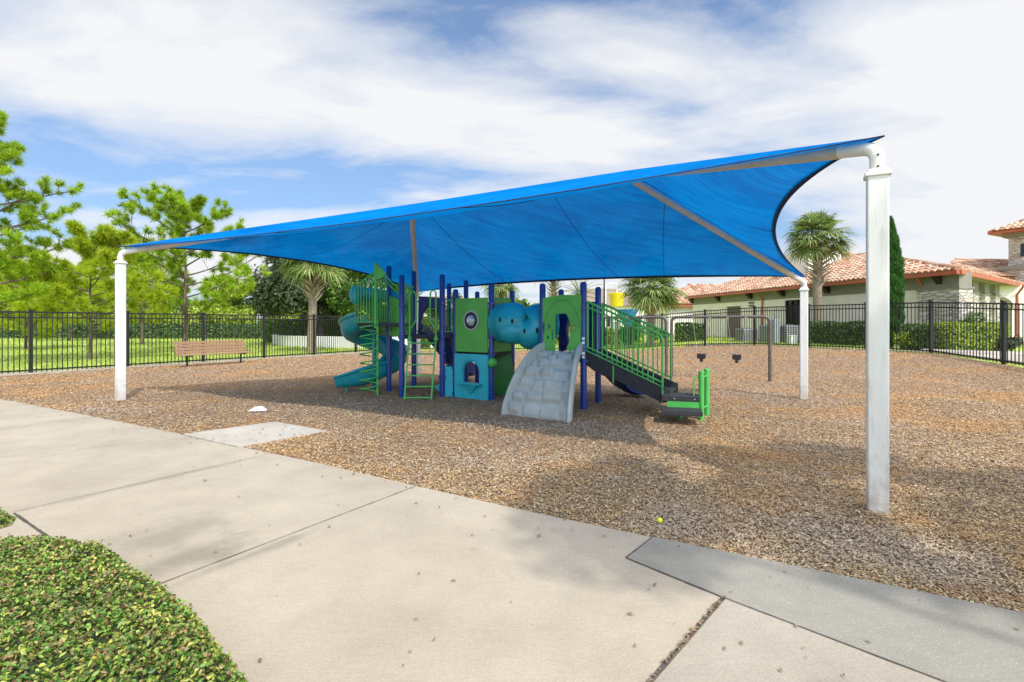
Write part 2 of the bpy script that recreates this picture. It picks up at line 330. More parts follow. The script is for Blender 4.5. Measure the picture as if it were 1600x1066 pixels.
M['joint'] = mat('dirt_filled_joint', (.075, .065, .055), .95, var=.3, vscale=30)
M['chip'] = mat('wood_chips', (.3, .2, .12), .9, island=[(0.167, 0.108, 0.061), (0.331, 0.215, 0.1), (0.393, 0.287, 0.165), (0.44, 0.255, 0.089), (0.503, 0.382, 0.211), (0.214, 0.143, 0.08), (0.44, 0.359, 0.237), (0.612, 0.518, 0.329), (0.378, 0.247, 0.113), (0.152, 0.1, 0.061)], var=.10, vscale=.7)

def mulch_mat():
    m = bpy.data.materials.new('wood_mulch'); m.use_nodes = True; nt = m.node_tree; N = nt.nodes; L = nt.links; b = N['Principled BSDF']; b.inputs['Roughness'].default_value = .95
    b.inputs['Specular IOR Level'].default_value = .2
    tc = N.new('ShaderNodeTexCoord'); mp = N.new('ShaderNodeMapping'); mp.inputs['Scale'].default_value = (1, 1, 1); L.new(tc.outputs['Object'], mp.inputs[0])
    v = N.new('ShaderNodeTexVoronoi'); v.inputs['Scale'].default_value = 38; L.new(mp.outputs[0], v.inputs['Vector'])
    sp = N.new('ShaderNodeSeparateColor'); L.new(v.outputs['Color'], sp.inputs[0])
    r = N.new('ShaderNodeValToRGB'); el = r.color_ramp.elements
    cols = [(.09, .055, .035), (.27, .16, .09), (.20, .13, .09), (.36, .26, .18), (.32, .17, .065), (.42, .34, .27)]
    while len(el) < len(cols): el.new(.5)
    for i, c in enumerate(cols): el[i].position = i/(len(cols)-1); el[i].color = (*c, 1)
    L.new(sp.outputs[0], r.inputs[0])
    n = N.new('ShaderNodeTexNoise'); n.inputs['Scale'].default_value = .55; n.inputs['Detail'].default_value = 8; n.inputs['Roughness'].default_value = .65; L.new(tc.outputs['Object'], n.inputs['Vector'])
    rr = N.new('ShaderNodeMapRange'); L.new(n.outputs[0], rr.inputs[0]); rr.inputs[1].default_value = .50; rr.inputs[2].default_value = .66; rr.inputs[3].default_value = 0; rr.inputs[4].default_value = .55
    mx = N.new('ShaderNodeMix'); mx.data_type = 'RGBA'; L.new(rr.outputs[0], mx.inputs[0]); L.new(r.outputs[0], mx.inputs[6]); mx.inputs[7].default_value = (.40, .19, .055, 1)
    L.new(mx.outputs[2], b.inputs['Base Color'])
    n2 = N.new('ShaderNodeTexNoise'); n2.inputs['Scale'].default_value = 45; n2.inputs['Detail'].default_value = 4; L.new(tc.outputs['Object'], n2.inputs['Vector'])
    bp = N.new('ShaderNodeBump'); bp.inputs['Strength'].default_value = .9; bp.inputs['Distance'].default_value = .03; L.new(n2.outputs[0], bp.inputs['Height']); L.new(bp.outputs[0], b.inputs['Normal'])
    return m
M['mulch'] = mulch_mat()
M['mulch'].name = 'wood_mulch'
# tint the loose chips by the same large orange / grey drifts
def drift(m):
    nt = m.node_tree; N = nt.nodes; L = nt.links; b = N['Principled BSDF']; src = b.inputs['Base Color'].links[0].from_socket
    tc = N.new('ShaderNodeTexCoord')
    for (sc, lo, hi, amt, col) in ((.55, .48, .62, .62, (.58, .34, .12)), (1.7, .57, .68, .6, (.30, .13, .035)), (.42, .50, .62, .5, (.44, .38, .32))):
        n = N.new('ShaderNodeTexNoise'); n.inputs['Scale'].default_value = sc; n.inputs['Detail'].default_value = 8; n.inputs['Roughness'].default_value = .65
        n.noise_dimensions = '3D'; mp = N.new('ShaderNodeMapping'); mp.inputs['Location'].default_value = (0 if sc < 1 and sc > .5 else 7.3*sc, 0, 0); L.new(tc.outputs['Object'], mp.inputs[0]); L.new(mp.outputs[0], n.inputs['Vector'])
        rr = N.new('ShaderNodeMapRange'); L.new(n.outputs[0], rr.inputs[0]); rr.inputs[1].default_value = lo; rr.inputs[2].default_value = hi; rr.inputs[3].default_value = 0; rr.inputs[4].default_value = amt
        mx = N.new('ShaderNodeMix'); mx.data_type = 'RGBA'; L.new(rr.outputs[0], mx.inputs[0]); L.new(src, mx.inputs[6]); mx.inputs[7].default_value = (*col, 1); src = mx.outputs[2]
    L.new(src, b.inputs['Base Color'])
drift(M['chip'])

def grass_mat():
    m = mat('lawn_grass', (.31, .42, .065), .9, col2=(.47, .56, .13), vscale=.35, bump=.8, bscale=60, detail=12, spec=.2)
    return m
M['grass'] = grass_mat()
M['blade'] = mat('grass_blades', (.1, .2, .02), .6, island=[(.22, .32, .04), (.36, .46, .07), (.50, .56, .14)], trans=.3)

def fabric_mat():
    m = bpy.data.materials.new('blue_shade_mesh'); m.use_nodes = True; nt = m.node_tree; N = nt.nodes; L = nt.links
    b = N['Principled BSDF']; b.inputs['Roughness'].default_value = .75; b.inputs['Specular IOR Level'].default_value = .02
    tc = N.new('ShaderNodeTexCoord'); mp = N.new('ShaderNodeMapping'); mp.inputs['Rotation'].default_value = (0, 0, radians(26)); mp.inputs['Scale'].default_value = (.5, 5, 1); L.new(tc.outputs['Object'], mp.inputs[0])
    n = N.new('ShaderNodeTexNoise'); n.inputs['Scale'].default_value = 2.2; n.inputs['Detail'].default_value = 9; n.inputs['Roughness'].default_value = .7; n.inputs['Distortion'].default_value = .4; L.new(mp.outputs[0], n.inputs['Vector'])
    r = N.new('ShaderNodeMapRange'); L.new(n.outputs[0], r.inputs[0]); r.inputs[1].default_value = .3; r.inputs[2].default_value = .7
    mx = N.new('ShaderNodeMix'); mx.data_type = 'RGBA'; L.new(r.outputs[0], mx.inputs[0]); mx.inputs[6].default_value = (.0, .155, .52, 1); mx.inputs[7].default_value = (.0, .28, .76, 1)
    g2 = N.new('ShaderNodeTexNoise'); g2.inputs['Scale'].default_value = .8; g2.inputs['Detail'].default_value = 7; g2.inputs['Roughness'].default_value = .65; L.new(tc.outputs['Object'], g2.inputs['Vector'])
    r2 = N.new('ShaderNodeMapRange'); L.new(g2.outputs[0], r2.inputs[0]); r2.inputs[1].default_value = .48; r2.inputs[2].default_value = .70; r2.inputs[4].default_value = .6
    mg = N.new('ShaderNodeMix'); mg.data_type = 'RGBA'; L.new(r2.outputs[0], mg.inputs[0]); L.new(mx.outputs[2], mg.inputs[6]); mg.inputs[7].default_value = (.0, .10, .40, 1); mx = mg
    L.new(mx.outputs[2], b.inputs['Base Color'])
    wv_ = N.new('ShaderNodeTexNoise'); wv_.inputs['Scale'].default_value = 1.3; L.new(mp.outputs[0], wv_.inputs['Vector']); bp = N.new('ShaderNodeBump'); bp.inputs['Strength'].default_value = .5; bp.inputs['Distance'].default_value = .05; L.new(wv_.outputs[0], bp.inputs['Height']); L.new(bp.outputs[0], b.inputs['Normal'])
    t = N.new('ShaderNodeBsdfTranslucent'); L.new(mx.outputs[2], t.inputs[0]); ms = N.new('ShaderNodeMixShader'); ms.inputs[0].default_value = .34
    L.new(b.outputs[0], ms.inputs[1]); L.new(t.outputs[0], ms.inputs[2])
    tp = N.new('ShaderNodeBsdfTransparent'); m2 = N.new('ShaderNodeMixShader'); m2.inputs[0].default_value = .012   # open weave
    L.new(ms.outputs[0], m2.inputs[1]); L.new(tp.outputs[0], m2.inputs[2]); L.new(m2.outputs[0], N['Material Output'].inputs[0])
    return m
M['fabric'] = fabric_mat()
M['hem'] = mat('dark_blue_hem', (.004, .012, .06), .8)

def tile_mat():
    m = mat('terracotta_tiles', (.5, .25, .15), .75, island=[(.36, .17, .10), (.50, .28, .17), (.62, .43, .30), (.30, .14, .085), (.60, .47, .36), (.46, .23, .14)], var=.12, vscale=8)
    return m
M['tile'] = tile_mat()
def stone_mat():
    m = bpy.data.materials.new('ledge_stone'); m.use_nodes = True; nt = m.node_tree; N = nt.nodes; L = nt.links; b = N['Principled BSDF']; b.inputs['Roughness'].default_value = .9
    tc = N.new('ShaderNodeTexCoord'); mp = N.new('ShaderNodeMapping'); mp.inputs['Scale'].default_value = (2.2, 2.2, 7); L.new(tc.outputs['Object'], mp.inputs[0])
    v = N.new('ShaderNodeTexVoronoi'); v.inputs['Scale'].default_value = 1; L.new(mp.outputs[0], v.inputs['Vector'])
    sp = N.new('ShaderNodeSeparateColor'); L.new(v.outputs['Color'], sp.inputs[0])
    r = N.new('ShaderNodeValToRGB'); el = r.color_ramp.elements; cols = [(.42, .34, .27), (.70, .64, .56), (.56, .50, .45), (.76, .72, .66)]
    while len(el) < 4: el.new(.5)
    for i, c in enumerate(cols): el[i].position = i/3; el[i].color = (*c, 1)
    L.new(sp.outputs[0], r.inputs[0]); L.new(r.outputs[0], b.inputs['Base Color'])
    v2 = N.new('ShaderNodeTexVoronoi'); v2.feature = 'DISTANCE_TO_EDGE'; L.new(mp.outputs[0], v2.inputs['Vector']); v2.inputs['Scale'].default_value = 1
    mr = N.new('ShaderNodeMapRange'); L.new(v2.outputs[0], mr.inputs[0]); mr.inputs[2].default_value = .12
    bp = N.new('ShaderNodeBump'); bp.inputs['Strength'].default_value = 1; bp.inputs['Distance'].default_value = .06; L.new(mr.outputs[0], bp.inputs['Height']); L.new(bp.outputs[0], b.inputs['Normal'])
    return m
M['stone'] = stone_mat()

# ---------------------------------------------------------------- terrain
def grid_sheet(name, fn, nu, nv, m):
    vs = [fn(i/nu, j/nv) for j in range(nv+1) for i in range(nu+1)]
    fs = [(j*(nu+1)+i, j*(nu+1)+i+1, (j+1)*(nu+1)+i+1, (j+1)*(nu+1)+i) for j in range(nv) for i in range(nu)]
    mb = MB(); mb.add(vs, fs); return mb.build(name, m, smooth=True, ang=80)
def axis(lo, a, b, hi, st):
    s = []; x = a
    while x <= b: s.append(x); x += st
    g = st; p = a
    while p > lo: g *= 1.5; p -= g; s.insert(0, p)
    g = st; p = s[-1]
    while p < hi: g *= 1.5; p += g; s.append(p)
    return s
ax = axis(-1500, -30, 45, 1500, .75); ay = axis(-300, -5, 60, 2500, .75)
mb = MB(); nx = len(ax)
mb.add([(x, y, G(x, y)-.03) for y in ay for x in ax], [(j*nx+i, j*nx+i+1, (j+1)*nx+i+1, (j+1)*nx+i) for j in range(len(ay)-1) for i in range(nx-1)])
struct(mb.build('ground', M['grass'], ang=80))

# fence line (posts)
FP = []
d0 = V((.52, .854, 0)); a0 = V((-14.1, 15.0, 0))
for k in range(-3, 7): FP.append(a0+d0*2.44*k)                 # left run
cr = FP[-1]                                                     # rear left corner
rear = [V((8.2, 28.0, 0))]
nr = 6
for k in range(1, nr): FP.append(cr.lerp(rear[0], k/nr))
FP += [rear[0], V((9.95, 26.4, 0)), V((11.6, 24.5, 0)), V((12.75, 22.0, 0)), V((13.9, 20.1, 0)), V((14.8, 18.1, 0)), V((14.6, 15.2, 0)), V((14.4, 12.6, 0)), V((14.2, 10.1, 0)), V((14.0, 7.6, 0))]
for p in FP: p.z = G(p.x, p.y)
def polyl(pts):
    cum = [0]
    for i in range(1, len(pts)): cum.append(cum[-1]+(V(pts[i])-V(pts[i-1])).length)
    T = cum[-1]
    def f(s):
        d = s*T
        for i in range(1, len(pts)):
            if d <= cum[i] or i == len(pts)-1:
                return V(pts[i-1]).lerp(V(pts[i]), (d-cum[i-1])/(cum[i]-cum[i-1]))
    return f
# sidewalk / mulch edge, left to right
EDGE = [V((-18, 13.2, 0)), V((-13.5, 11.9, 0)), gp(0, 627), gp(140, 654), gp(280, 683), gp(370, 703), gp(500, 731), gp(640, 765), gp(830, 809), gp(1020, 850), gp(1300, 909), gp(1600, 973), V((5.2, .85, 0)), V((9, -.8, 0)), V((14, -3, 0))]
for p in EDGE: p.z = 0
edge = polyl(EDGE)
OUT = [V((-18.2, 9.5, 0))+V((-.6, 4, 0))]+[FP[i]+V((0, 0, 0)) for i in range(0, len(FP))]+[V((14, -3, 0))]
outer = polyl(OUT)
OFF = {i: None for i in range(0)}
def bumps(x, y):
    z = 0
    for (a, b, h, w_) in ((2.79, 3.91, .035, .22), (-7.4, 9.68, .03, .3), (5.52, 9.68, .03, .3), (-3.9, 11.0, -.045, .5), (.35, 7.6, -.035, .45), (2.6, 10.5, -.04, .5), (2.4, 7.3, -.03, .4), (5.0, 5.6, .035, .7), (1.8, 5.6, .03, .8), (-.6, 7.0, .03, .7), (7.5, 9.0, .05, 1.1), (9.0, 12.0, .06, 1.2), (-1.8, 9.4, -.03, .35)):
        d = ((x-a)**2+(y-b)**2)/(w_*w_)
        if d < 9: z += h*math.exp(-d)
    return z
def mulch_fn(s, t):
    p = edge(s*.93).lerp(outer(s), t) if True else None
    q = edge(s).lerp(outer(s), t)
    n = .035*noise.noise((q.x*.55, q.y*.55, 0))+.012*noise.noise((q.x*3, q.y*3, 3))
    fade = min(1, (1-t)*12, t*14)
    return (q.x, q.y, G(q.x, q.y)+.012+(.02+n)*max(0, fade)+max(-.028, bumps(q.x, q.y)))
struct(grid_sheet('mulch_ground', mulch_fn, 260, 130, M['mulch']))
def mulch_z(x, y): return G(x, y)+.032+.035*noise.noise((x*.55, y*.55, 0))+.012*noise.noise((x*3, y*3, 3))+max(-.028, bumps(x, y))
def in_poly(x, y, P):
    c = False; j = len(P)-1
    for i in range(len(P)):
        if (P[i].y > y) != (P[j].y > y) and x < (P[j].x-P[i].x)*(y-P[i].y)/(P[j].y-P[i].y)+P[i].x: c = not c
        j = i
    return c
def np_in(x, y, P):
    c = np.zeros(len(x), bool); j = len(P)-1
    for i in range(len(P)):
        if P[i].y != P[j].y:
            c ^= ((P[i].y > y) != (P[j].y > y)) & (x < (P[j].x-P[i].x)*(y-P[i].y)/(P[j].y-P[i].y)+P[i].x)
        j = i
    return c
MPOLY = EDGE+OUT[::-1]
PAD = [gp(281, 684), gp(430, 663), gp(511, 678), gp(371, 705)]
# wood chips, real pieces, denser near the path
def chips():
    out = []; n = 0; N_T = 300000
    k = 0; xs = []; ys = []
    while n < N_T and k < 60:
        k += 1; u = rng.random(40000); Y = 2.1*(30/2.1)**u; X = (rng.random(40000)*2.3-1.15)*Y
        ok = np_in(X, Y, MPOLY) & ~np_in(X, Y, PAD); X = X[ok]; Y = Y[ok]
        xs.append(X); ys.append(Y); n += len(X)
    X = np.concatenate(xs)[:N_T]; Y = np.concatenate(ys)[:N_T]; N = len(X)
    Z = np.array([mulch_z(a, b) for a, b in zip(X, Y)])
    sc = 1+np.clip(Y-3, 0, 30)/17
    L = (.006+.010*rng.random(N)**1.5)*sc; W = (.0024+.0038*rng.random(N))*sc
    th = rng.random(N)*2*pi; pit = rng.normal(0, .28, N); rol = rng.normal(0, .35, N)
    ux = np.stack([np.cos(th)*np.cos(pit), np.sin(th)*np.cos(pit), np.sin(pit)], 1)
    vx = np.stack([-np.sin(th)*np.cos(rol), np.cos(th)*np.cos(rol), np.sin(rol)], 1)
    P = np.stack([X, Y, Z+rng.random(N)*.012*sc], 1)
    l = L[:, None]; ww = W[:, None]; tip = (.3+.7*rng.random(N))[:, None]
    vs = np.stack([P-ux*l-vx*ww, P+ux*l-vx*ww*tip, P+ux*l*.9+vx*ww*tip, P-ux*l*.8+vx*ww], 1).reshape(-1, 3)
    o = npmesh('wood_chips', vs, 4, N, M['chip']); props(o, 'loose tan and grey wood chips covering the play area', 'mulch', kind='stuff')
chips()

# concrete: slabs as their own sheets with thin dark joints between them
def flat(name, pts, z, m, th=.0, kind=True):
    mb = MB(); n = len(pts); P = [(p[0], p[1], z) for p in pts]
    bm = bmesh.new(); vs = [bm.verts.new(p) for p in P]; f = bm.faces.new(vs); bmesh.ops.triangulate(bm, faces=[f]); bm.verts.index_update()
    tr = [tuple(v.index for v in f.verts) for f in bm.faces]; bm.free()
    mb.add(P, tr)
    if th:
        mb.add([(p[0], p[1], z) for p in pts]+[(p[0], p[1], z-th) for p in pts], [(i, i+n, (i+1) % n+n, (i+1) % n) for i in range(n)]+[(i, (i+1) % n, (i+1) % n+n, i+n) for i in range(n)][:0])
    o = mb.build(name, m, smooth=False)
    if kind: struct(o)
    return o
J1 = (gp(650, 768), gp(290, 910)); J2 = (gp(1130, 948), gp(1030, 1066)); J3 = (gp(422, 716), gp(20, 810))
def line_ext(a, b, t): return a+(b-a)*t
SC = gp(978, 884); SE = gp(1020, 850); S3 = gp(1130, 948); S4 = gp(1430, 1066)
walk = [EDGE[0], EDGE[1], EDGE[2], EDGE[3], EDGE[4], EDGE[5], EDGE[6], EDGE[7], EDGE[8], EDGE[9], SC, S3, line_ext(J2[0], J2[1], 6), V((-8, -5, 0)), V((-18, 2, 0))]
flat('sidewalk', walk, .045, M['conc'], .06)
buff = [S3+V((.012, -.004, 0)), line_ext(S3, S4, 1), line_ext(S3, S4, 6), V((3, -9, 0)), line_ext(J2[0], J2[1], 6)+V((.016, 0, 0))]
flat('sidewalk_slab', buff, .046, M['conc4'], .06)
kerb = [SE, EDGE[10], EDGE[11], EDGE[12], EDGE[13], EDGE[14], line_ext(S3, S4, 12), line_ext(S3, S4, 1)+V((.004, .006, 0)), S3+V((.004, .008, 0)), SC+V((.006, .006, 0))]
flat('sidewalk_edge_strip', kerb, .049, M['conc2'], .06)
flat('entry_pad', PAD, .041, M['conc3'], .05)
flat('verge', [V((-18, 2, 0)), V((-8, -5, 0)), V((-3, -6, 0)), V((-1.2, .2, 0)), V((-2.6, 1.9, 0)), V((-3.9, 2.9, 0)), V((-9, 4.6, 0))], .02, M['soil'], .0)
def joint(a, b, w_, z=.0505):
    d = (b-a).normalized(); n = V((-d.y, d.x, 0)); k = 24; mb = MB(); vs = []
    for i in range(k+1):
        p = a.lerp(b, i/k); ww = w_*(.6+.8*random.random())
        vs += [(p.x+n.x*ww, p.y+n.y*ww, z), (p.x-n.x*ww, p.y-n.y*ww, z)]
    mb.add(vs, [(2*i, 2*i+1, 2*i+3, 2*i+2) for i in range(k)]); return mb
J = MB()
for a, b, ww in ((J1[0], line_ext(*J1, 1.6), .0035), (J2[0], line_ext(*J2, 2), .010), (J3[0], J3[1], .002), (SE, SC, .005), (SC, S3, .005), (S3, line_ext(S3, S4, 2), .004), (gp(150, 656), gp(0, 676), .003), (gp(300, 690), gp(0, 722), .002), (gp(281, 684), gp(371, 705), .003), (gp(22, 812), gp(75, 850), .009)):
    j = joint(a, b, ww); J.add(j.v, j.f)
struct(J.build('sidewalk_joints', M['joint'], smooth=False))
# pale concrete strip below the left fence, path and kerb beyond the right fence
def strip(name, pts, wd, z, m, side=1):
    mb = MB(); vs = []; n = len(pts)
    for i, p in enumerate(pts):
        d = (pts[min(i+1, n-1)]-pts[max(i-1, 0)]).normalized(); q = V((d.y, -d.x, 0))
        a = p-q*wd[0]; b = p+q*wd[1]
        vs += [(a.x, a.y, G(a.x, a.y)+z), (b.x, b.y, G(b.x, b.y)+z), (b.x, b.y, G(b.x, b.y)-.06), (a.x, a.y, G(a.x, a.y)-.06)]
    fs = []
    for i in range(n-1):
        for k in range(4): fs.append((4*i+k, 4*i+(k+1) % 4, 4*(i+1)+(k+1) % 4, 4*(i+1)+k))
    mb.add(vs, fs); return struct(mb.build(name, m, smooth=False))
lw = [V(p) for p in FP[:10]]
strip('fence_kerb', lw, (.35, .18), .05, M['conc3'])
def dens(pts, st=.6):
    o = []
    for i in range(len(pts)-1):
        k = max(1, int((pts[i+1]-pts[i]).length/st))
        for j in range(k): o.append(V(pts[i]).lerp(V(pts[i+1]), j/k))
    o.append(V(pts[-1])); return o
strip('clubhouse_path', dens([V((15.6, 19.6, 0)), V((17.0, 17.9, 0)), V((19.4, 17.2, 0)), V((24, 18.0, 0)), V((32, 20.5, 0))]), (.8, .8), .07, M['conc3'])
strip('clubhouse_walk', dens([V((15.9, 19.2, 0)), V((16.2, 14, 0)), V((16.2, 8, 0))]), (.75, .75), .055, M['conc3'])
strip('rear_kerb', dens([V((9.4, 27.6, 0)), V((11.9, 25.0, 0)), V((13.15, 22.2, 0)), V((14.4, 20.1, 0)), V((15.3, 18.5, 0))]), (.25, .15), .04, M['conc2'])

# ---------------------------------------------------------------- fence
def build_fence():
    t = thing('metal_fence', 'black metal picket fence running all round the wood chip play area', 'fence', FP[0])
    H = 1.86
    for i, p in enumerate(FP):
        a = FP[max(0, i-1)]; b = FP[min(len(FP)-1, i+1)]; rz = atan2((b-a).y, (b-a).x)
        mb = MB(); wd = .085
        mb.box((p.x, p.y, p.z+H/2-.02), (wd, wd, H+.06), rz=rz); mb.box((p.x, p.y, p.z+H+.025), (wd+.03, wd+.03, .03), rz=rz)
        mb.build('post', M['black'], t, smooth=False)
    for i in range(len(FP)-1):
        a, b = FP[i], FP[i+1]; mb = MB(); L = (b-a).length
        for hz, th in ((H-.04, .045), (H-.20, .04), (.12, .045)): mb.beam(a+V((0, 0, hz)), b+V((0, 0, hz)), .035, th)
        k = max(2, int(round(L/.122)))
        for j in range(1, k):
            p = a.lerp(b, j/k); rz = atan2((b-a).y, (b-a).x); mb.box((p.x, p.y, p.z+H/2+.005), (.021, .021, H-.10), rz=rz)
        mb.build('picket_panel', M['black'], t, smooth=False)
build_fence()

# ---------------------------------------------------------------- shade structure
FR = V((2.79, 3.91, 2.93)); FL = V((-7.40, 9.68, 2.93)); RR = V((5.52, 9.68, 2.36)); RL = V((-2.61, 14.1, 2.34))
RA = V((-2.0, 10.2, 3.87)); RB = V((1.81, 8.05, 3.90)); UV_ = V((.870, -.493, 0)); NV = V((.493, .870, 0))
def shade():
    t = thing('shade_structure', 'large blue fabric shade canopy on four white posts over the playground', 'shade canopy', (-.4, 9.3, 0))
    rzp = atan2(UV_.y, UV_.x)
    for q, top in ((FR, .31), (FL, .30), (RR, .24), (RL, .24)):
        apex = RB if q in (FR, RR) else RA; mb = MB(); wd = .136
        zt = q.z-top; mb.box((q.x, q.y, zt/2), (wd, wd, zt+.1), rz=rzp)
        po = mb.build('post', M['white'], t, bevel=.012)
        c = MB(); c.box((q.x, q.y, zt+.008), (wd+.03, wd+.03, .03), rz=rzp); c.build('cap_plate', M['white'], po, bevel=.004)
        # elbow and rafter
        h = (apex-q); hd = V((h.x, h.y, 0)).normalized(); up0 = V((q.x, q.y, zt)); k = V((q.x, q.y, q.z-.09)); R = .075
        pts = [up0, up0.lerp(k, .55)]
        d = ((apex-V((0, 0, .12)))-k).normalized(); p3 = k+d*.13; p1 = pts[-1]
        for i in range(1, 8):
            s = i/7; pts.append(p1*(1-s)**2+k*2*s*(1-s)+p3*s*s)
        pts.append(k+d*.36); mb = MB(); mb.tube(pts, .052, 16)
        e = mb.build('elbow', M['white'], t, ang=60)
        for s_ in (.3, .7): bb = MB(); bb.sphere(up0.lerp(k, s_)+V((-.493, -.87, 0))*.050, .010, 8, 6); bb.build('bolt', M['darkmet'], e)
        mb = MB(); mb.tube([k+d*.33, apex-V((0, 0, .10))], .056, 14); mb.build('rafter', M['beam'], t, ang=60)
    mb = MB(); mb.tube([RA-V((0, 0, .1)), RB-V((0, 0, .1))], .056, 14); mb.build('ridge_beam', M['beam'], t, ang=60)
    e3 = V((0, 0, 1))
    def E(a, b, inw, dz):
        def f(s): return a.lerp(b, s)+(inw+e3*dz)*4*s*(1-s)*(1+.15*(1-4*s*(1-s)))
        return f
    def ext(p): c = V((-.6, 9.2, 0)); d = V((p.x-c.x, p.y-c.y, 0)).normalized(); return p+d*.05+V((0, 0, .015))
    fr, fl, rr, rl = ext(FR)-V((0, 0, .03)), ext(FL), ext(RR), ext(RL)
    pan = [(fl, fr, [RA, RB], E(fl, fr, NV*.16, -.085)), (fr, rr, [RB], E(fr, rr, -UV_*.62, .22)),
           (rr, rl, [RB, RA], E(rr, rl, -NV*.6, .10)), (rl, fl, [RA], E(rl, fl, UV_*.6, .23))]
    mb = MB(); hem = MB(); seam = MB()
    for (a, b, mid, ef) in pan:
        ab = (b-a); fr_ = [0]+[((m-a).dot(ab)/ab.length_squared) for m in mid]+[1]; T = [a]+mid+[b]
        if len(mid) == 1: fr_[1] = .5
        def top(s):
            for i in range(1, len(T)):
                if s <= fr_[i] or i == len(T)-1: return T[i-1].lerp(T[i], (s-fr_[i-1])/(fr_[i]-fr_[i-1]))
        nu, nv = 56, 22; ss = sorted(set([i/nu for i in range(nu+1)]+fr_)); nu = len(ss)-1
        vs = []
        for j in range(nv+1):
            for s in ss:
                tt = j/nv; p = top(s).lerp(ef(s), tt)
                p = p-e3*.16*sin(pi*tt)*sin(pi*s)+e3*.012*sin(s*31)*tt*(1-tt)*4; vs.append(p)
        n1 = nu+1; mb.add(vs, [(j*n1+i, j*n1+i+1, (j+1)*n1+i+1, (j+1)*n1+i) for j in range(nv) for i in range(nu)])
        pts = [ef(i/48) for i in range(49)]; vs = []
        for i, p in enumerate(pts):
            tq = top(i/48); dd = (tq-p); dd = dd.normalized() if dd.length > .05 else V((0, 0, 0))
            hk = (.35 if a is fl else 1.0)*min(1, .2+5*(i/48)*(1-i/48)); vs += [p-e3*.022*hk, p+dd*.05*hk-e3*.006, p+dd*.05*hk+e3*.006, p+e3*.008*hk]
        hem.add(vs, [(4*i+k, 4*i+(k+1) % 4, 4*i+4+(k+1) % 4, 4*i+4+k) for i in range(48) for k in range(4)])
        for s0, s1 in (((.42, .37), (.72, .66), (.22, .27)) if len(mid) == 2 else ((.5, .56),)):
            sp = []
            for j in range(13):
                tt = j/12; s = s0+(s1-s0)*tt; sp.append(top(s).lerp(ef(s), tt)-e3*(.16*sin(pi*tt)*sin(pi*s)+.004))
            seam.tube(sp, .0045, 5)
    f = mb.build('canopy', M['fabric'], t, ang=75); hem.build('hem', M['hem'], f, ang=60); seam.build('seam', M['hem'], f)
shade()

# ---------------------------------------------------------------- playground structure
def arcpts(c, r, a0, a1, n, sy=1): return [(c[0]+r*cos(a0+(a1-a0)*i/n), c[1]+r*sy*sin(a0+(a1-a0)*i/n)) for i in range(n+1)]
def rrect(x0, y0, x1, y1, r, n=5):
    P = []
    for cx, cy, a in ((x1-r, y0+r, -pi/2), (x1-r, y1-r, 0), (x0+r, y1-r, pi/2), (x0+r, y0+r, pi)): P += arcpts((cx, cy), r, a, a+pi/2, n)
    return P
def archwin(x0, x1, y0, y1, n=10):
    r = (x1-x0)/2; return [(x0, y0), (x1, y0)]+arcpts(((x0+x1)/2, y1-r), r, 0, pi, n)
def smoothp(pts, n=8):     # Catmull-Rom
    P = [V(p) for p in pts]; P = [P[0]*2-P[1]]+P+[P[-1]*2-P[-2]]; o = []
    for i in range(1, len(P)-2):
        for k in range(n):
            t = k/n; a, b, c, d = P[i-1:i+3]
            o.append(.5*((2*b)+(c-a)*t+(2*a-5*b+4*c-d)*t*t+(3*b-a-3*c+d)*t*t*t))
    o.append(P[-2]); return o
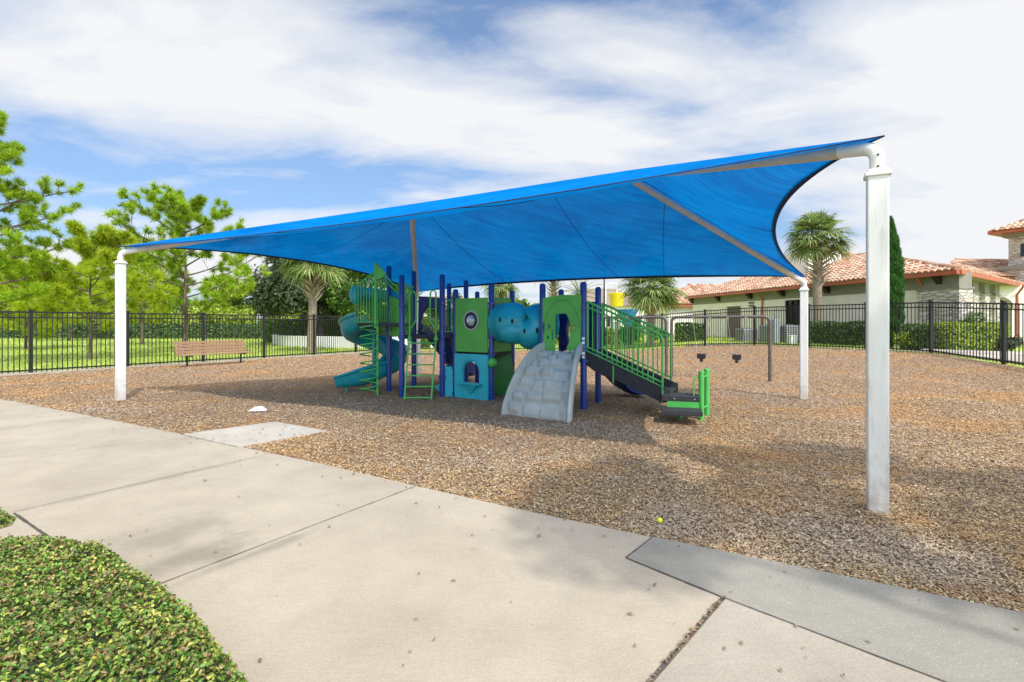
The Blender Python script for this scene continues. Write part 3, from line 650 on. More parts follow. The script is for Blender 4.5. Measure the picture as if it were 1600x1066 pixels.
def play():
    T = thing('play_structure', 'green, navy and teal climbing playground under the blue canopy', 'playground', (-.3, 9.8, 0))
    PO = {'1': (-2.62, 10.9, 2.72), '2': (-2.19, 10.17, 2.46), '3': (-2.19, 11.43, 2.66), '4': (-1.40, 10.28, 2.48), '5': (-1.13, 10.26, 2.18), '6': (-.39, 9.72, 2.24),
          '7': (-1.05, 11.7, 2.48), '8': (-.82, 12.1, 2.25), '9': (0.0, 10.45, 2.17), '10': (.54, 9.03, 2.2), '11': (.99, 10.3, 2.18), '12': (1.21, 8.66, 2.2), '13': (1.59, 9.45, 2.17), '14': (-1.50, 12.2, 2.45)}
    for k, (x, y, h) in PO.items():
        mb = MB(); r = .056; mb.lathe([(r, -.1), (r, h-.05), (r*.86, h-.02), (r*.5, h-.003), (.004, h)], (x, y, 0), 14); p = mb.build('post', M['blue'], T, ang=50)
        rings = {'4': (.42, .9, 1.22, 1.9), '5': (.1, .6, .95, 1.28, 1.9), '6': (.1, .9, 1.25, 1.87), '10': (1.0, 1.75), '12': (.86, 1.75), '2': (1.22, 1.85), '9': (1.8,), '13': (.9, 1.7)}.get(k, (1.2, 1.8))
        for z in rings:
            mb = MB(); mb.lathe([(r+.002, -.03), (r+.016, -.022), (r+.016, .022), (r+.002, .03)], (x, y, z), 14); mb.box((x+.05, y-.05, z), (.03, .03, .03)); mb.build('clamp', M['blue'], p, ang=50)
    PV = {k: V((a, b, 0)) for k, (a, b, c) in PO.items()}
    def deck(pts, z, th=.075):
        mb = MB(); n = len(pts); mb.add([(p.x, p.y, z) for p in pts]+[(p.x, p.y, z-th) for p in pts], [tuple(range(n)), tuple(range(2*n-1, n-1, -1))]+[(i, i+n, (i+1) % n+n, (i+1) % n) for i in range(n)])
        mb.build('deck', M['deck'], T, smooth=False)
    deck([PV['2'], PV['4'], PV['5']+V((0, .1, 0)), PV['7'], PV['14'], PV['3']], 1.26)
    deck([V((-3.25, 10.75, 0)), V((-2.62, 10.35, 0)), PV['2'], PV['3'], V((-2.9, 11.6, 0))], 1.50)
    deck([PV['5']+V((0, .1, 0)), PV['6'], PV['9'], PV['8'], PV['7']], .95)
    deck([PV['10'], PV['12'], PV['13'], PV['11'], V((.3, 9.7, 0))], .93)
    Z = V((0, 0, 1))
    def frame(a, b):
        a = V((a.x, a.y, 0)); b = V((b.x, b.y, 0)); u = (b-a).normalized(); return a, u, (b-a).length
    # porthole panel between posts, play window panel below
    a, u, L = frame(PV['5'], PV['6']); o = a+V((-.02, -.07, 0))
    circ = arcpts((L*.5, 1.55), .165, 0, 2*pi*23/24, 23)
    mb = MB(); mb.plate(rrect(.05, .94, L-.06, 1.985, .03), [circ], o, u, Z, .028); pp = mb.build('porthole_panel', M['panel'], T, smooth=False, bevel=.004)
    ring = [o+u*(L*.5+.175*cos(x*2*pi/28))+Z*(1.55+.175*sin(x*2*pi/28))-u.cross(Z)*-.0 for x in range(28)]
    nrm = u.cross(Z)
    mb = MB(); mb.tube([p+nrm*.02 for p in ring], .018, 8, closed=True); mb.build('porthole_rim', mat('grey_rim', (.45, .45, .43), .5), pp)
    mb = MB()
    for x in range(28): mb.box(o+u*(L*.5+.145*cos(x*2*pi/28))+Z*(1.55+.145*sin(x*2*pi/28))+nrm*.022, (.022, .022, .03))
    mb.tube([o+u*(L*.5+.138*cos(x*2*pi/28))+Z*(1.55+.14*sin(x*2*pi/28))+nrm*.018 for x in range(28)], .026, 8, closed=True); mb.build('bolt_ring', M['rubber'], pp)
    mb = MB(); mb.sphere(o+u*(L*.5)+Z*1.55+nrm*.0, .112, 20, 14, (1, .5, 1)); mb.build('bubble_window', M['mirror'], pp, ang=80)
    mb = MB(); mb.plate(rrect(.03, .02, L-.04, .90, .04), [archwin(L*.5-.21, L*.5+.21, .35, .76)], o, u, Z, .05); wp = mb.build('window_panel', M['cyan'], T, smooth=False, bevel=.008)
    mb = MB(); mb.box(o+u*L*.5+Z*.335+nrm*.07, (L*.62, .12, .035), rz=atan2(u.y, u.x))
    c0 = o+u*L*.5; mb.add([c0-u*.2+Z*.31+nrm*.03, c0+u*.2+Z*.31+nrm*.03, c0+Z*.12+nrm*.03, c0-u*.2+Z*.31+nrm*.11, c0+u*.2+Z*.31+nrm*.11], [(0, 2, 1), (3, 4, 2), (0, 3, 2), (1, 2, 4), (0, 1, 4, 3)])
    mb.build('counter', M['cyan'], wp, smooth=False, bevel=.005)
    mb = MB(); mb.tube([o+u*(L*.5+.24*cos(x))+Z*(.55+.24*sin(x))+nrm*.028 for x in [pi*i/14 for i in range(15)]], .014, 6); mb.build('arch_trim', M['cyan'], wp)
    mb = MB(); mb.sphere(PV['6']+V((.02, -.13, .76)), .088, 16, 10); mb.cyl(PV['6']+V((0, 0, .76)), PV['6']+V((.02, -.13, .76)), .02); mb.build('bongo_ball', M['green'], T, ang=60)
    # panel behind tunnel start
    a, u, L = frame(PV['6'], PV['9']); mb = MB(); mb.plate(rrect(.06, .94, L-.05, 2.0, .03), [], a, u, Z, .028); mb.build('tunnel_panel', M['panel'], T, smooth=False, bevel=.004)
    # curved green climber below it
    mb = MB(); pts = []
    for i in range(13):
        s = i/12; pts.append(V((-.32+.18*s, 10.25+.12*s+.35*(1-s)**2*.4, .92-.92*s)))
    mb.sweep(pts, [(-.28, -.02), (.28, -.02), (.28, .10), (.24, .10), (.23, .02), (.06, .0), (.05, .05), (-.05, .05), (-.06, 0), (-.23, .02), (-.24, .10), (-.28, .10)], up=V((0, 1, 0))); mb.build('curved_climber', M['dkgreen'], T, ang=40)
    # crawl tunnel
    A = V((-.20, 9.92, 1.50)); cen = [A, V((.0, 9.62, 1.50)), V((.05, 9.46, 1.49)), V((.17, 9.38, 1.37)), V((.33, 9.40, 1.36)), V((.52, 9.46, 1.48)), V((.70, 9.55, 1.50))]
    path = smoothp(cen, 7); rad = []
    for i in range(len(path)):
        s = i/(len(path)-1); rad.append(.34+.045*sin(pi*min(1, s*2.6))-.11*math.exp(-((s-.50)/.08)**2)+.045*math.exp(-((s-.80)/.14)**2))
    mb = MB(); mb.tube(path, rad, 28, cap=False)
    ri = [r-.015 for r in rad]; mb.tube(path[::-1], ri[::-1], 28, cap=False)
    tn = mb.build('crawl_tunnel', M['teal'], T, ang=80)
    mb = MB(); mb.sphere(V((.02, 9.36, 1.36)), .27, 24, 16, (1, .9, .92)); mb.build('tunnel_bulge', M['teal'], tn, ang=80)
    mb = MB()
    for i in (2, 40):
        p = path[i]; t = (path[i+1]-path[i-1]).normalized(); s1 = t.cross(Z).normalized(); s2 = s1.cross(t)
        mb.tube([p+(s1*cos(q)+s2*sin(q))*(rad[i]+.006) for q in [2*pi*k/30 for k in range(30)]], .02, 6, closed=True)
    mb.build('flange', M['teal'], tn, ang=60)
    vw = V((0, 0, 1.5))
    for (px, py, h) in ((782, 502, .045), (800, 504, .045), (820, 517, .045), (839, 520, .055)):
        # small oval port on the tunnel's outer skin, found by walking in from outside
        best = None
        for i, p in enumerate(path):
            for k in range(28):
                t = (path[min(i+1, len(path)-1)]-path[max(i-1, 0)]).normalized(); s1 = t.cross(Z).normalized(); s2 = s1.cross(t)
                q = p+(s1*cos(2*pi*k/28)+s2*sin(2*pi*k/28))*rad[i]
                X = 800+q.x/q.y*800; Yp = 505-(q.z-1.5)/q.y*800; nr_ = (q-p).normalized()
                if nr_.dot(V((0, 0, 1.5))-q) <= 0: continue
                e = (X-px)**2+(Yp-py)**2
                if best is None or e < best[0]: best = (e, q, nr_)
        _, q, nr_ = best; tx = Z.cross(nr_).normalized(); ty = nr_.cross(tx); mb = MB()
        ov = [q+tx*.024*cos(x)+ty*h*sin(x)+nr_*.006 for x in [2*pi*k/16 for k in range(16)]]
        mb.add(ov+[p-nr_*.03 for p in ov], [tuple(range(16))]+[(k, k+16, (k+1) % 16+16, (k+1) % 16) for k in range(16)]); mb.build('port', M['rubber'], tn, smooth=False)
    # arch panel over rock climber
    a, u, L = frame(PV['10'], PV['12']); nrm = u.cross(Z); o = a+nrm*.05
    inner = [(L*.345, .955)]+[(L*.345, 1.25), (L*.345, 1.50), (L*.36, 1.66), (L*.62, 1.66), (L*.70, 1.54), (L*.745, 1.36), (L*.70, 1.20), (L*.63, 1.08), (L*.76, .955)]
    hol = [arcpts((L*.20, 1.44), .03, 0, 2*pi*11/12, 11, 1.6), arcpts((L*.17, 1.25), .022, 0, 2*pi*11/12, 11, 1.5), arcpts((L*.83, 1.42), .032, 0, 2*pi*11/12, 11, 1.7), arcpts((L*.065, 1.42), .014, 0, 2*pi*11/12, 11, 8), arcpts((L*.28, 1.30), .015, 0, 2*pi*11/12, 11, 7)]
    outl = [(.05, .94), (L*.345, .94)]+inner[1:-1]+[(L*.76, .94), (L-.04, .94), (L-.02, 1.55), (L-.02, 1.97), (L*.5, 1.985), (.03, 1.94), (.03, 1.5)]
    mb = MB(); mb.plate(outl, hol, o, u, Z, .03); ap = mb.build('arch_panel', M['panel'], T, smooth=False, bevel=.004)
    mb = MB(); mb.tube([o+u*(L*.52+.33*cos(x))+Z*(1.38+.52*sin(x))+nrm*.017 for x in [.1+(pi-.2)*i/24 for i in range(25)]], .004, 4); mb.build('routed_line', M['dkgreen'], ap)
    # rock climber
    TL = V((.56, 8.93, 0)); TR = V((1.13, 8.60, 0)); BL = V((-.09, 8.33, 0)); BR = V((.84, 7.69, 0))
    def rc(s, w_):      # s 0 top ..1 bottom
        z = 1.02*(1-s**1.75); g = sm(s)*.35+s*.65
        l = TL.lerp(BL, g); r = TR.lerp(BR, g); p = l.lerp(r, w_); return V((p.x, p.y, z))
    random.seed(5); blocks = []
    for row in range(7):
        x = -.1+random.random()*.1
        while x < 1.0:
            wd = random.uniform(.2, .42); s0 = .05+row*.14+random.uniform(-.025, .025); blocks.append((x, x+wd, s0, s0+random.uniform(.10, .15), random.uniform(.04, .10))); x += wd*random.uniform(.8, 1.05)
    nu, nv = 64, 110; vs = []; outn = (V((-.45, -.9, .55))).normalized()
    for j in range(nv+1):
        for i in range(nu+1):
            s = j/nv; w_ = i/nu; d = 0
            for (x0, x1, y0, y1, h) in blocks:
                if x0 < w_ < x1 and y0 < s < y1:
                    ex = min((w_-x0), (x1-w_))/.05; ey = min((s-y0)/.010, (y1-s)/.05); k = sm(min(1, ex))*sm(min(1, ey)); d = max(d, h*k*(1-.55*(s-y0)/(y1-y0)))
            d += .012*noise.noise((w_*7, s*9, 0)); e = min(1, w_/.03, (1-w_)/.03)
            vs.append(rc(s, w_)+outn*(d*e-.03))
    n1 = nu+1; mb = MB(); mb.add(vs, [(j*n1+i, (j+1)*n1+i, (j+1)*n1+i+1, j*n1+i+1) for j in range(nv) for i in range(nu)])
    rk = mb.build('rock_climber', M['rock'], T, ang=50)
    for w_ in (-.02, 1.02):
        mb = MB(); pts = [rc(s/20, w_)+V((0, 0, .045+.04*sin(pi*s/20))) for s in range(21)]; pts[0] += V((.03, .05, .03)); pts[-1].z = -.02
        mb.sweep(pts, [(-.028, -.10), (.028, -.10), (.032, .06), (.02, .09), (-.02, .09), (-.032, .06)]); mb.build('side_rail', M['rock'], rk, bevel=.01)
    # stairs with green barriers
    d = V((.903, -.43, 0)); wdir = V((.43, .903, 0)); s0 = V((1.21, 8.66, 0)); Ls = 1.30
    st = MB()
    for k in (0, .86):
        b0 = s0+wdir*k; P = [b0+d*.02+Z*1.04, b0+d*Ls+Z*.50, b0+d*(Ls+.12)+Z*.46, b0+d*(Ls+.12)+Z*.27, b0+d*Ls+Z*.24, b0+d*.02+Z*.80]
        n = len(P); q = wdir*.03; st.add([p-q for p in P]+[p+q for p in P], [tuple(range(n-1, -1, -1)), tuple(range(n, 2*n))]+[(i, (i+1) % n, (i+1) % n+n, i+n) for i in range(n)])
    sr = st.build('stair_stringers', M['deck'], T, smooth=False, bevel=.004)
    for i in range(4):
        f = (i+.6)/4; mb = MB(); c = s0+wdir*.43+d*(Ls*f+.06); zz = .93-f*.62; mb.box((c.x, c.y, zz), (.32, .80, .04), rz=atan2(d.y, d.x)); mb.build('tread', M['deck'], sr, smooth=False)
    for k, off in ((-.02, 0), (.88, 1)):
        b0 = s0+wdir*k; mb = MB(); a1 = b0+d*.08+Z*1.86; a2 = b0+d*(Ls-.06)+Z*1.33; r = .018
        mb.tube([a1, a2, a2+d*.04-Z*.03, a2+d*.06-Z*.09, b0+d*(Ls)+Z*.25], r, 8)
        mb.tube([a1-Z*.09, a2-Z*.08+d*.02], .014, 6)
        l1 = b0+d*.03+Z*1.12; l2 = b0+d*(Ls)+Z*.56; mb.tube([l1, l2], .014, 6); mb.tube([l1-Z*.07, l2-Z*.07], .012, 6)
        for i in range(14):
            f = i/14; p1 = a1.lerp(a2, f)-Z*.02; p2 = l1.lerp(l2, f)-Z*.05; p2.x, p2.y = p1.x, p1.y; mb.tube([p1, p2], .0095 if i else .02, 6)
        mb.build('stair_barrier', M['green'], T)
    mb = MB(); c = s0-wdir*.05+d*.52; mb.tube([c+Z*.80, c+Z*.52], .013, 6); mb.build('bracket', M['green'], sr)
    # navy wave slide behind the stairs
    pr = [(-.26, .20), (-.22, .20), (-.20, .02), (0, -.02), (.20, .02), (.22, .20), (.26, .20), (.24, -.03), (0, -.07), (-.24, -.03)]
    def slide(pts, m, name='slide', sc=1):
        mb = MB(); mb.sweep(smoothp(pts, 8), [(a*sc, b*sc) for a, b in pr]); return mb.build(name, m, T, ang=50)
    slide([(1.3, 9.95, .93), (1.5, 10.05, .86), (1.75, 10.15, .58), (2.0, 10.25, .46), (2.25, 10.35, .22), (2.5, 10.42, .12), (2.66, 10.46, .13)], M['navy'], 'wave_slide', 1.15)
    a, u, L = frame(V((1.0, 10.3, 0)), V((1.6, 9.5, 0))); L = .92
    mb = MB(); mb.plate([(0, .95), (.12, .95), (.17, 1.5), (.30, 1.66), (.62, 1.66), (.75, 1.5), (.80, .95), (L, .95), (L, 1.9), (0, 1.9)], [], a, u, Z, .10); mb.build('slide_hood', M['navy'], T, bevel=.02)
    mb = MB(); mb.plate([(0, 0), (.22, 0), (.16, .35), (.26, .62), (.05, .85), (0, .85)], [], V((.93, 9.95, 1.05)), V((.8, -.6, 0)), Z, .08); mb.build('hood_side', M['navy'], T, bevel=.02)
    # navy slide at the rear of the main deck
    slide([(-1.83, 11.6, 1.27), (-1.75, 11.85, 1.17), (-1.55, 12.25, .82), (-1.38, 12.6, .48), (-1.2, 12.9, .24), (-1.1, 13.25, .20)], M['navy'], 'straight_slide', 1.12)
    a = V((-2.1, 11.45, 0)); u = V((1, .04, 0)).normalized()
    mb = MB(); mb.plate([(0, 1.2), (.05, 1.2), (.06, 1.45), (.12, 1.72), (.22, 1.84), (.36, 1.84), (.46, 1.72), (.50, 1.45), (.50, 1.2), (.62, 1.2), (.60, 2.06), (.02, 2.10)], [], a, u, Z, .14); mb.build('slide_hood', M['navy'], T, bevel=.02)
    mb = MB(); mb.plate([(0, 0), (.34, -.05), (.42, -.5), (.30, -.62), (.12, -.3)], [], V((-1.62, 10.95, 1.22)), V((.8, .6, 0)), Z, .12); mb.build('slide_side', M['navy'], T, bevel=.03)
    # teal seat nook by the ladder
    mb = MB(); a, u, L = frame(PV['4'], PV['5']); mb.box(PV['4']+u*.13+V((.0, .02, .31)), (.26, .04, .60), rz=atan2(u.y, u.x)); mb.box(PV['4']+V((.12, .12, .60)), (.30, .28, .05)); mb.build('seat_nook', M['cyan'], T, bevel=.008)
    mb = MB(); mb.add([(-1.62, 10.5, .20), (-1.36, 10.42, .02), (-1.36, 10.42, .26), (-1.55, 10.9, .20), (-1.3, 10.8, .02), (-1.3, 10.8, .26)], [(0, 1, 2), (3, 5, 4), (0, 3, 4, 1), (1, 4, 5, 2), (2, 5, 3, 0)]); mb.build('bench_seat', M['cyan'], T, smooth=False, bevel=.01)
    # ladder
    mb = MB(); lb = V((-2.08, 9.88, -.02)); rb = V((-1.56, 9.88, -.02)); lt = V((-2.03, 10.12, 1.25)); rt = V((-1.50, 10.15, 1.25))
    for p, q in ((lb, lt), (rb, rt)): mb.tube([p, q], .017, 8)
    ld = mb.build('ladder', M['green'], T)
    for i in range(6):
        mb = MB(); f = .06+.165*i; mb.tube([lb.lerp(lt, f), rb.lerp(rt, f)], .015, 8); mb.build('rung', M['green'], ld)
    for x0, sgn in ((-2.02, 1), (-1.50, -1)):
        mb = MB(); p = V((x0, 10.1, 1.20)); L_ = [p, p+Z*.85, p+V((.03*sgn, 0, .92)), p+V((.09*sgn, 0, .92)), p+V((.13*sgn, 0, .85)), p+V((.13*sgn, 0, .36)), p+V((.05*sgn, 0, .24)), p+V((.0, 0, .18))]
        if sgn < 0: L_ = [p, p+Z*.9, p+V((-.05, 0, .96)), p+V((-.11, 0, .9)), p+V((-.12, 0, .36)), p+V((-.04, 0, .22))]
        mb.tube(L_, .016, 8); mb.lathe([(.03, 0), (.05, .03), (.02, .12)], p-V((0, 0, .06)), 8); mb.build('grab_rail', M['green'], T)
    # picket barriers
    def barrier(a, b, z0, z1, n, z1b=None, r=.009):
        mb = MB(); z1b = z1 if z1b is None else z1b; mb.tube([a+Z*z0, b+Z*z0], .014, 6); mb.tube([a+Z*z1, b+Z*z1b], .016, 6)
        for i in range(n+1):
            p = a.lerp(b, i/n); mb.tube([p+Z*z0, p+Z*(z1+(z1b-z1)*i/n)], r, 6)
        return mb.build('picket_barrier', M['green'], T)
    def flatz(x, y): return V((x, y, 0))
    barrier(PV['4'], PV['7'], 1.32, 1.98, 9); barrier(PV['7'], PV['14'], 1.32, 2.0, 5); barrier(PV['3'], PV['14'], 1.32, 1.98, 4); barrier(PV['2'], PV['3'], 1.32, 2.3, 8)
    a, u, L = frame(PV['1'], PV['2']); mb = MB(); mb.plate([(.06, 1.24), (L-.06, 1.24), (L-.06, 1.95), (.06, 2.08)], [rrect(.18, 1.34, .30, 1.9, .02), rrect(.42, 1.34, .54, 1.86, .02)], a, u, Z, .03); mb.build('slatted_panel', M['panel'], T, smooth=False)
    # tall guard rails above spiral climber
    c1 = flatz(-3.28, 10.72); c2 = flatz(-2.78, 10.42); barrier(c1, c2, 1.52, 2.28, 7, 2.56, .011); barrier(c2, PV['1']+V((-.02, -.1, 0)), 1.52, 2.5, 5, 2.32, .011)
    barrier(c1, flatz(-3.15, 11.5), 1.52, 2.2, 6)
    mb = MB(); ctop = [c2+Z*2.72, c2+V((.12, .02, 2.60)), c2+V((.3, -.03, 2.36)), c2+V((.5, -.15, 2.2)), PV['2']+V((-.02, 0, 2.02))]
    mb.tube(smoothp(ctop, 5), .018, 8); mb.tube(smoothp([p-Z*.1 for p in ctop], 5), .012, 6)
    mb.plate([(0, 0), (.24, -.22), (.16, -.30), (.0, -.34)], [], c2+Z*2.72, V((.98, -.2, 0)).normalized(), Z, .02); mb.tube([c2+Z*1.4, c2+Z*2.72], .03, 8); mb.build('arched_guard', M['green'], T)
    # spiral climber
    pc = V((-2.74, 10.43, 0)); ac = pc+V((-.17, 0, 0)); mb = MB(); mb.tube([pc-Z*.05, pc+Z*1.55], .024, 10); sc = mb.build('climber_pole', M['green'], T)
    mb = MB(); N = 8*18; mb.tube([ac+V((.175*cos(2*pi*i/18), .175*sin(2*pi*i/18), .06+1.42*i/N)) for i in range(N+1)], .014, 8); mb.build('climber_coil', M['green'], T, ang=70)
    # spiral slide
    cc = V((-3.08, 11.45, 0)); R = .46; pts = []
    for i in range(61):
        th = radians(-100-i*(365/60)); z = 1.50-1.22*(i/60)**1.02
        pts.append(cc+V((R*cos(th)*1.08, R*sin(th), z)))
    # th decreasing: starts at the front, goes left, behind, right, front
    e = pts[-1]; tl = (pts[-1]-pts[-2]); tl.z = 0; tl.normalize()
    for i in range(1, 9): pts.append(e+tl*.07*i+V((0, 0, -.016*i*(1-i/30))))
    up = [(-.17, .20), (-.20, .225), (-.24, .205), (-.235, .17), (-.20, .15), (-.19, .0), (-.12, -.09), (0, -.115), (.12, -.09), (.19, .0), (.20, .12), (.235, .14), (.24, .175), (.20, .195), (.17, .17), (.155, .01), (.09, -.06), (0, -.08), (-.09, -.06), (-.155, .01)]
    mb = MB(); mb.sweep(pts, up[::-1], scl=[1.13]*61+[1.13-.04*i for i in range(1, 9)]); ss = mb.build('spiral_slide', M['teal2'], T, ang=45)
    mb = MB(); mb.cyl(cc-Z*.05, cc+Z*1.6, .05); mb.cyl(V((-3.55, 11.0, -.05)), V((-3.55, 11.0, .22)), .02); mb.build('slide_support', M['teal2'], ss)
    # entry hood of the spiral slide
    mb = MB(); hp = [V((-3.38, 10.95, 2.12)), V((-3.1, 11.15, 2.13)), V((-2.7, 11.3, 2.08)), V((-2.35, 11.3, 2.02))]
    mb.tube(smoothp(hp, 6), .14, 16); ho = mb.build('slide_entry_hood', M['teal'], T, ang=60)
    mb = MB(); mb.sphere(V((-3.33, 10.95, 2.10)), .20, 18, 12, (.75, .75, 1.05)); mb.build('hood_end', M['teal'], ho, ang=70)
    mb = MB(); mb.plate([(0, 0), (.15, -.32), (.5, -.4), (.95, -.2), (.95, -.02), (.55, -.12), (.3, .05), (.1, .12)], [], V((-3.25, 11.2, 1.95)), V((.97, .2, 0)).normalized(), Z, .04); mb.build('hood_panel', M['dkgreen'], ho)
    # transfer steps
    ux = V((.96, -.28, 0)); rz = atan2(ux.y, ux.x); c = V((2.62, 7.98, 0))
    mb = MB(); mb.box(c+Z*.345, (.56, .40, .085), rz=rz); ts = mb.build('transfer_platform', M['deck'], T, smooth=False, bevel=.01)
    mb = MB(); mb.box(c+V((-.10, -.36, .185)), (.58, .34, .07), rz=rz); mb.build('transfer_step', M['deck'], T, smooth=False, bevel=.01)
    mb = MB(); mb.box(c+V((-.02, -.20, .26)), (.46, .02, .09), rz=rz); mb.box(c+V((.0, -.02, .12)), (.05, .05, .36)); mb.build('step_riser', M['green'], T, smooth=False)
    for q in (-.14, .14): mb = MB(); mb.sphere(c+V((q, -.205-q*.29, .345)), .012, 8, 6); mb.build('bolt', M['chain'], ts)
    for p, h in ((V((2.90, 7.84, 0)), .76), (V((3.12, 8.2, 0)), .76)):
        mb = MB(); mb.lathe([(.042, -.08), (.042, h-.03), (.045, h-.03), (.045, h), (.03, h+.012), (.004, h+.014)], p, 14); mb.build('grab_post', M['green'], T, ang=40)
    mb = MB(); p = V((2.90, 7.84, 0)); mb.tube(smoothp([p+Z*.68, p+V((-.09, .02, .66)), p+V((-.11, .02, .55)), p+V((-.11, .02, .25)), p+V((-.09, .02, .18)), p+Z*.16], 4), .012, 8); mb.tube([p+Z*.66, V((3.12, 8.2, .66))], .014, 8); mb.tube([p+Z*.18, V((3.12, 8.2, .18))], .014, 8); mb.build('grab_loop', M['green'], T)
    # white label stickers on the post
    for z in (1.24, 1.17, .99, .93): mb = MB(); mb.box(PV['12']+V((-.012, -.058, z)), (.045, .006, .045)); mb.build('sticker', M['paper'], T, smooth=False)
play()

# ---------------------------------------------------------------- swings
SA = V((1.9, 15.2, 0)); SB = V((6.5, 12.9, 0)); sd = (SB-SA).normalized(); SM = SA.lerp(SB, .52)
def swing_frame(a, b, label):
    t = thing('swing_frame', label, 'swing frame', a, 'swing frames on the wood chips'); H = 1.66; Z = V((0, 0, 1))
    for p, q in ((a, sd), (b, -sd)):
        mb = MB(); mb.tube([p-Z*.1, p+Z*(H-.12), p+Z*(H-.04)+q*.03, p+Z*H+q*.12], .042, 12); mb.build('leg', M['darkmet'], t, ang=60)
    mb = MB(); mb.tube([a+Z*H+sd*.10, b+Z*H-sd*.10], .038, 12); mb.build('top_bar', M['darkmet'], t, ang=60)
    for f in (.23, .41, .59, .77): mb = MB(); mb.box(a.lerp(b, f)+Z*(H-.03), (.05, .09, .05), rz=atan2(sd.y, sd.x)); mb.build('hanger', M['chain'], t, smooth=False)
swing_frame(SA, SM-sd*.07, 'bronze swing frame standing behind the green stair railings')
swing_frame(SM+sd*.07, SB, 'bronze swing frame with two bucket swings, right of the stairs')
def swing(f0, f1, label):
    a = SM+sd*.07; p = a.lerp(SB, f0); q = a.lerp(SB, f1); c = (p+q)/2; Z = V((0, 0, 1)); H = 1.61
    t = thing('bucket_swing', label, 'swing', (c.x, c.y, .5), 'bucket swings'); u = sd; n = V((-u.y, u.x, 0))
    mb = MB(); prof = [(.11, .14), (.13, .02), (.09, -.08), (.02, -.12)]
    for s in (-1, 1): mb.box(c+n*.09*s+Z*.62, (.20, .03, .13), rz=atan2(u.y, u.x))
    for s in (-1, 1): mb.box(c+u*.09*s+Z*.64, (.03, .17, .10), rz=atan2(u.y, u.x))
    mb.box(c+Z*.52, (.07, .20, .10), rz=atan2(u.y, u.x)); mb.build('bucket_seat', M['rubber'], t, bevel=.012)
    for tp, s in ((p, -1), (q, 1)):
        e = c+u*.11*s+Z*.72; mb = MB(); mb.tube([e+n*.07, e.lerp(tp+Z*H, .3), tp+Z*H], .0055, 5); mb.tube([e-n*.07, e.lerp(tp+Z*H, .3)], .0055, 5); mb.build('chain', M['chain'], t)
swing(.23, .41, 'black bucket swing on chains nearer the green stairs'); swing(.59, .77, 'black bucket swing on chains nearer the right swing leg')

# ---------------------------------------------------------------- bench
def bench():
    d = V((.52, .854, 0)); f = V((.854, -.52, 0)); c = V((-10.46, 17.93, 0)); Z = V((0, 0, 1)); t = thing('park_bench', 'brown slatted bench standing in front of the black fence', 'bench', c); rz = atan2(d.y, d.x); L = 2.42
    mb = MB()
    for i in range(4): mb.box(c+f*(.05+.11*i)+Z*(.44), (L, .095, .04), rz=rz)
    mb.build('seat', M['benchm'], t, bevel=.006)
    mb = MB()
    for i in range(4):
        mb.box(c-f*(.04+.035*i)+Z*(.52+.105*i), (L, .035, .088), rz=rz)
    mb.build('backrest', M['benchm'], t, bevel=.006)
    for s in (-.92, .92):
        q = c+d*s; mb = MB(); mb.tube([q+f*.12-Z*.05, q+f*.12+Z*.40], .03, 8); mb.tube([q+f*.42+Z*.40, q+Z*.40, q-f*.03+Z*.45, q-f*.17+Z*.86], .022, 8); mb.build('leg', M['black'], t)
bench()
# litter
mb = MB(); p = gp(404, 646); mb.add([(p.x-.13, p.y-.08, .05), (p.x+.15, p.y-.05, .05), (p.x+.10, p.y+.1, .05), (p.x-.06, p.y+.12, .05), (p.x-.05, p.y-.02, .11), (p.x+.06, p.y+.0, .12)], [(0, 1, 5, 4), (1, 2, 5), (2, 3, 4, 5), (3, 0, 4), (0, 3, 2, 1)])
props(mb.build('crumpled_paper', M['paper'], smooth=False, loc=(p.x, p.y, .05)), 'small white paper lying on the wood chips by the pale pad', 'paper')
mb = MB(); p = gp(1031, 825); mb.sphere((p.x, p.y, .055), .02, 14, 10); props(mb.build('yellow_ball', M['yellow'], loc=(p.x, p.y, .055)), 'tiny bright yellow ball on the chips near the path', 'ball')
def debris():
    vs = []; pos = []
    for _ in range(330):
        s = random.random(); p = edge(.1+.8*s); k = random.random()**3*1.4+.02; q = p+V((-.45, -.85, 0))*k
        if in_poly(q.x, q.y, walk+[]) or q.x > .5: pos.append(q)
    for _ in range(45): pos.append(gp(random.uniform(100, 1500), random.uniform(720, 1060)))
    for _ in range(60):
        a, b = random.random(), random.random(); q = PAD[0].lerp(PAD[1], a).lerp(PAD[3].lerp(PAD[2], a), b); pos.append(q)
    for _ in range(70): q = J2[0].lerp(line_ext(*J2, 1.2), random.random()); pos.append(q+V((random.gauss(0, .006), 0, 0)))
    F_ = []
    for q in pos:
        if in_poly(q.x, q.y, MPOLY) and not in_poly(q.x, q.y, PAD): continue
        th = random.uniform(0, 2*pi); l = random.uniform(.004, .016)*(1+q.y*.12); w_ = l*random.uniform(.2, .6); u = V((cos(th), sin(th), random.uniform(-.1, .1))); v = V((-sin(th), cos(th), 0)); z = .056; b = len(vs)
        c = V((q.x, q.y, z)); vs += [c-u*l, c-v*w_+V((0, 0, .003)), c+u*l, c+v*w_+V((0, 0, .002))]; F_.append((b, b+1, b+2, b+3))
    mb = MB(); mb.add(vs, F_); props(mb.build('scattered_leaves', mat('dry_leaf', (.2, .12, .07), .9, island=[(.10, .065, .04), (.28, .18, .10), (.18, .13, .10)]), smooth=False), 'dry bits of bark and leaf scattered over the concrete', 'leaf litter', kind='stuff')
debris()

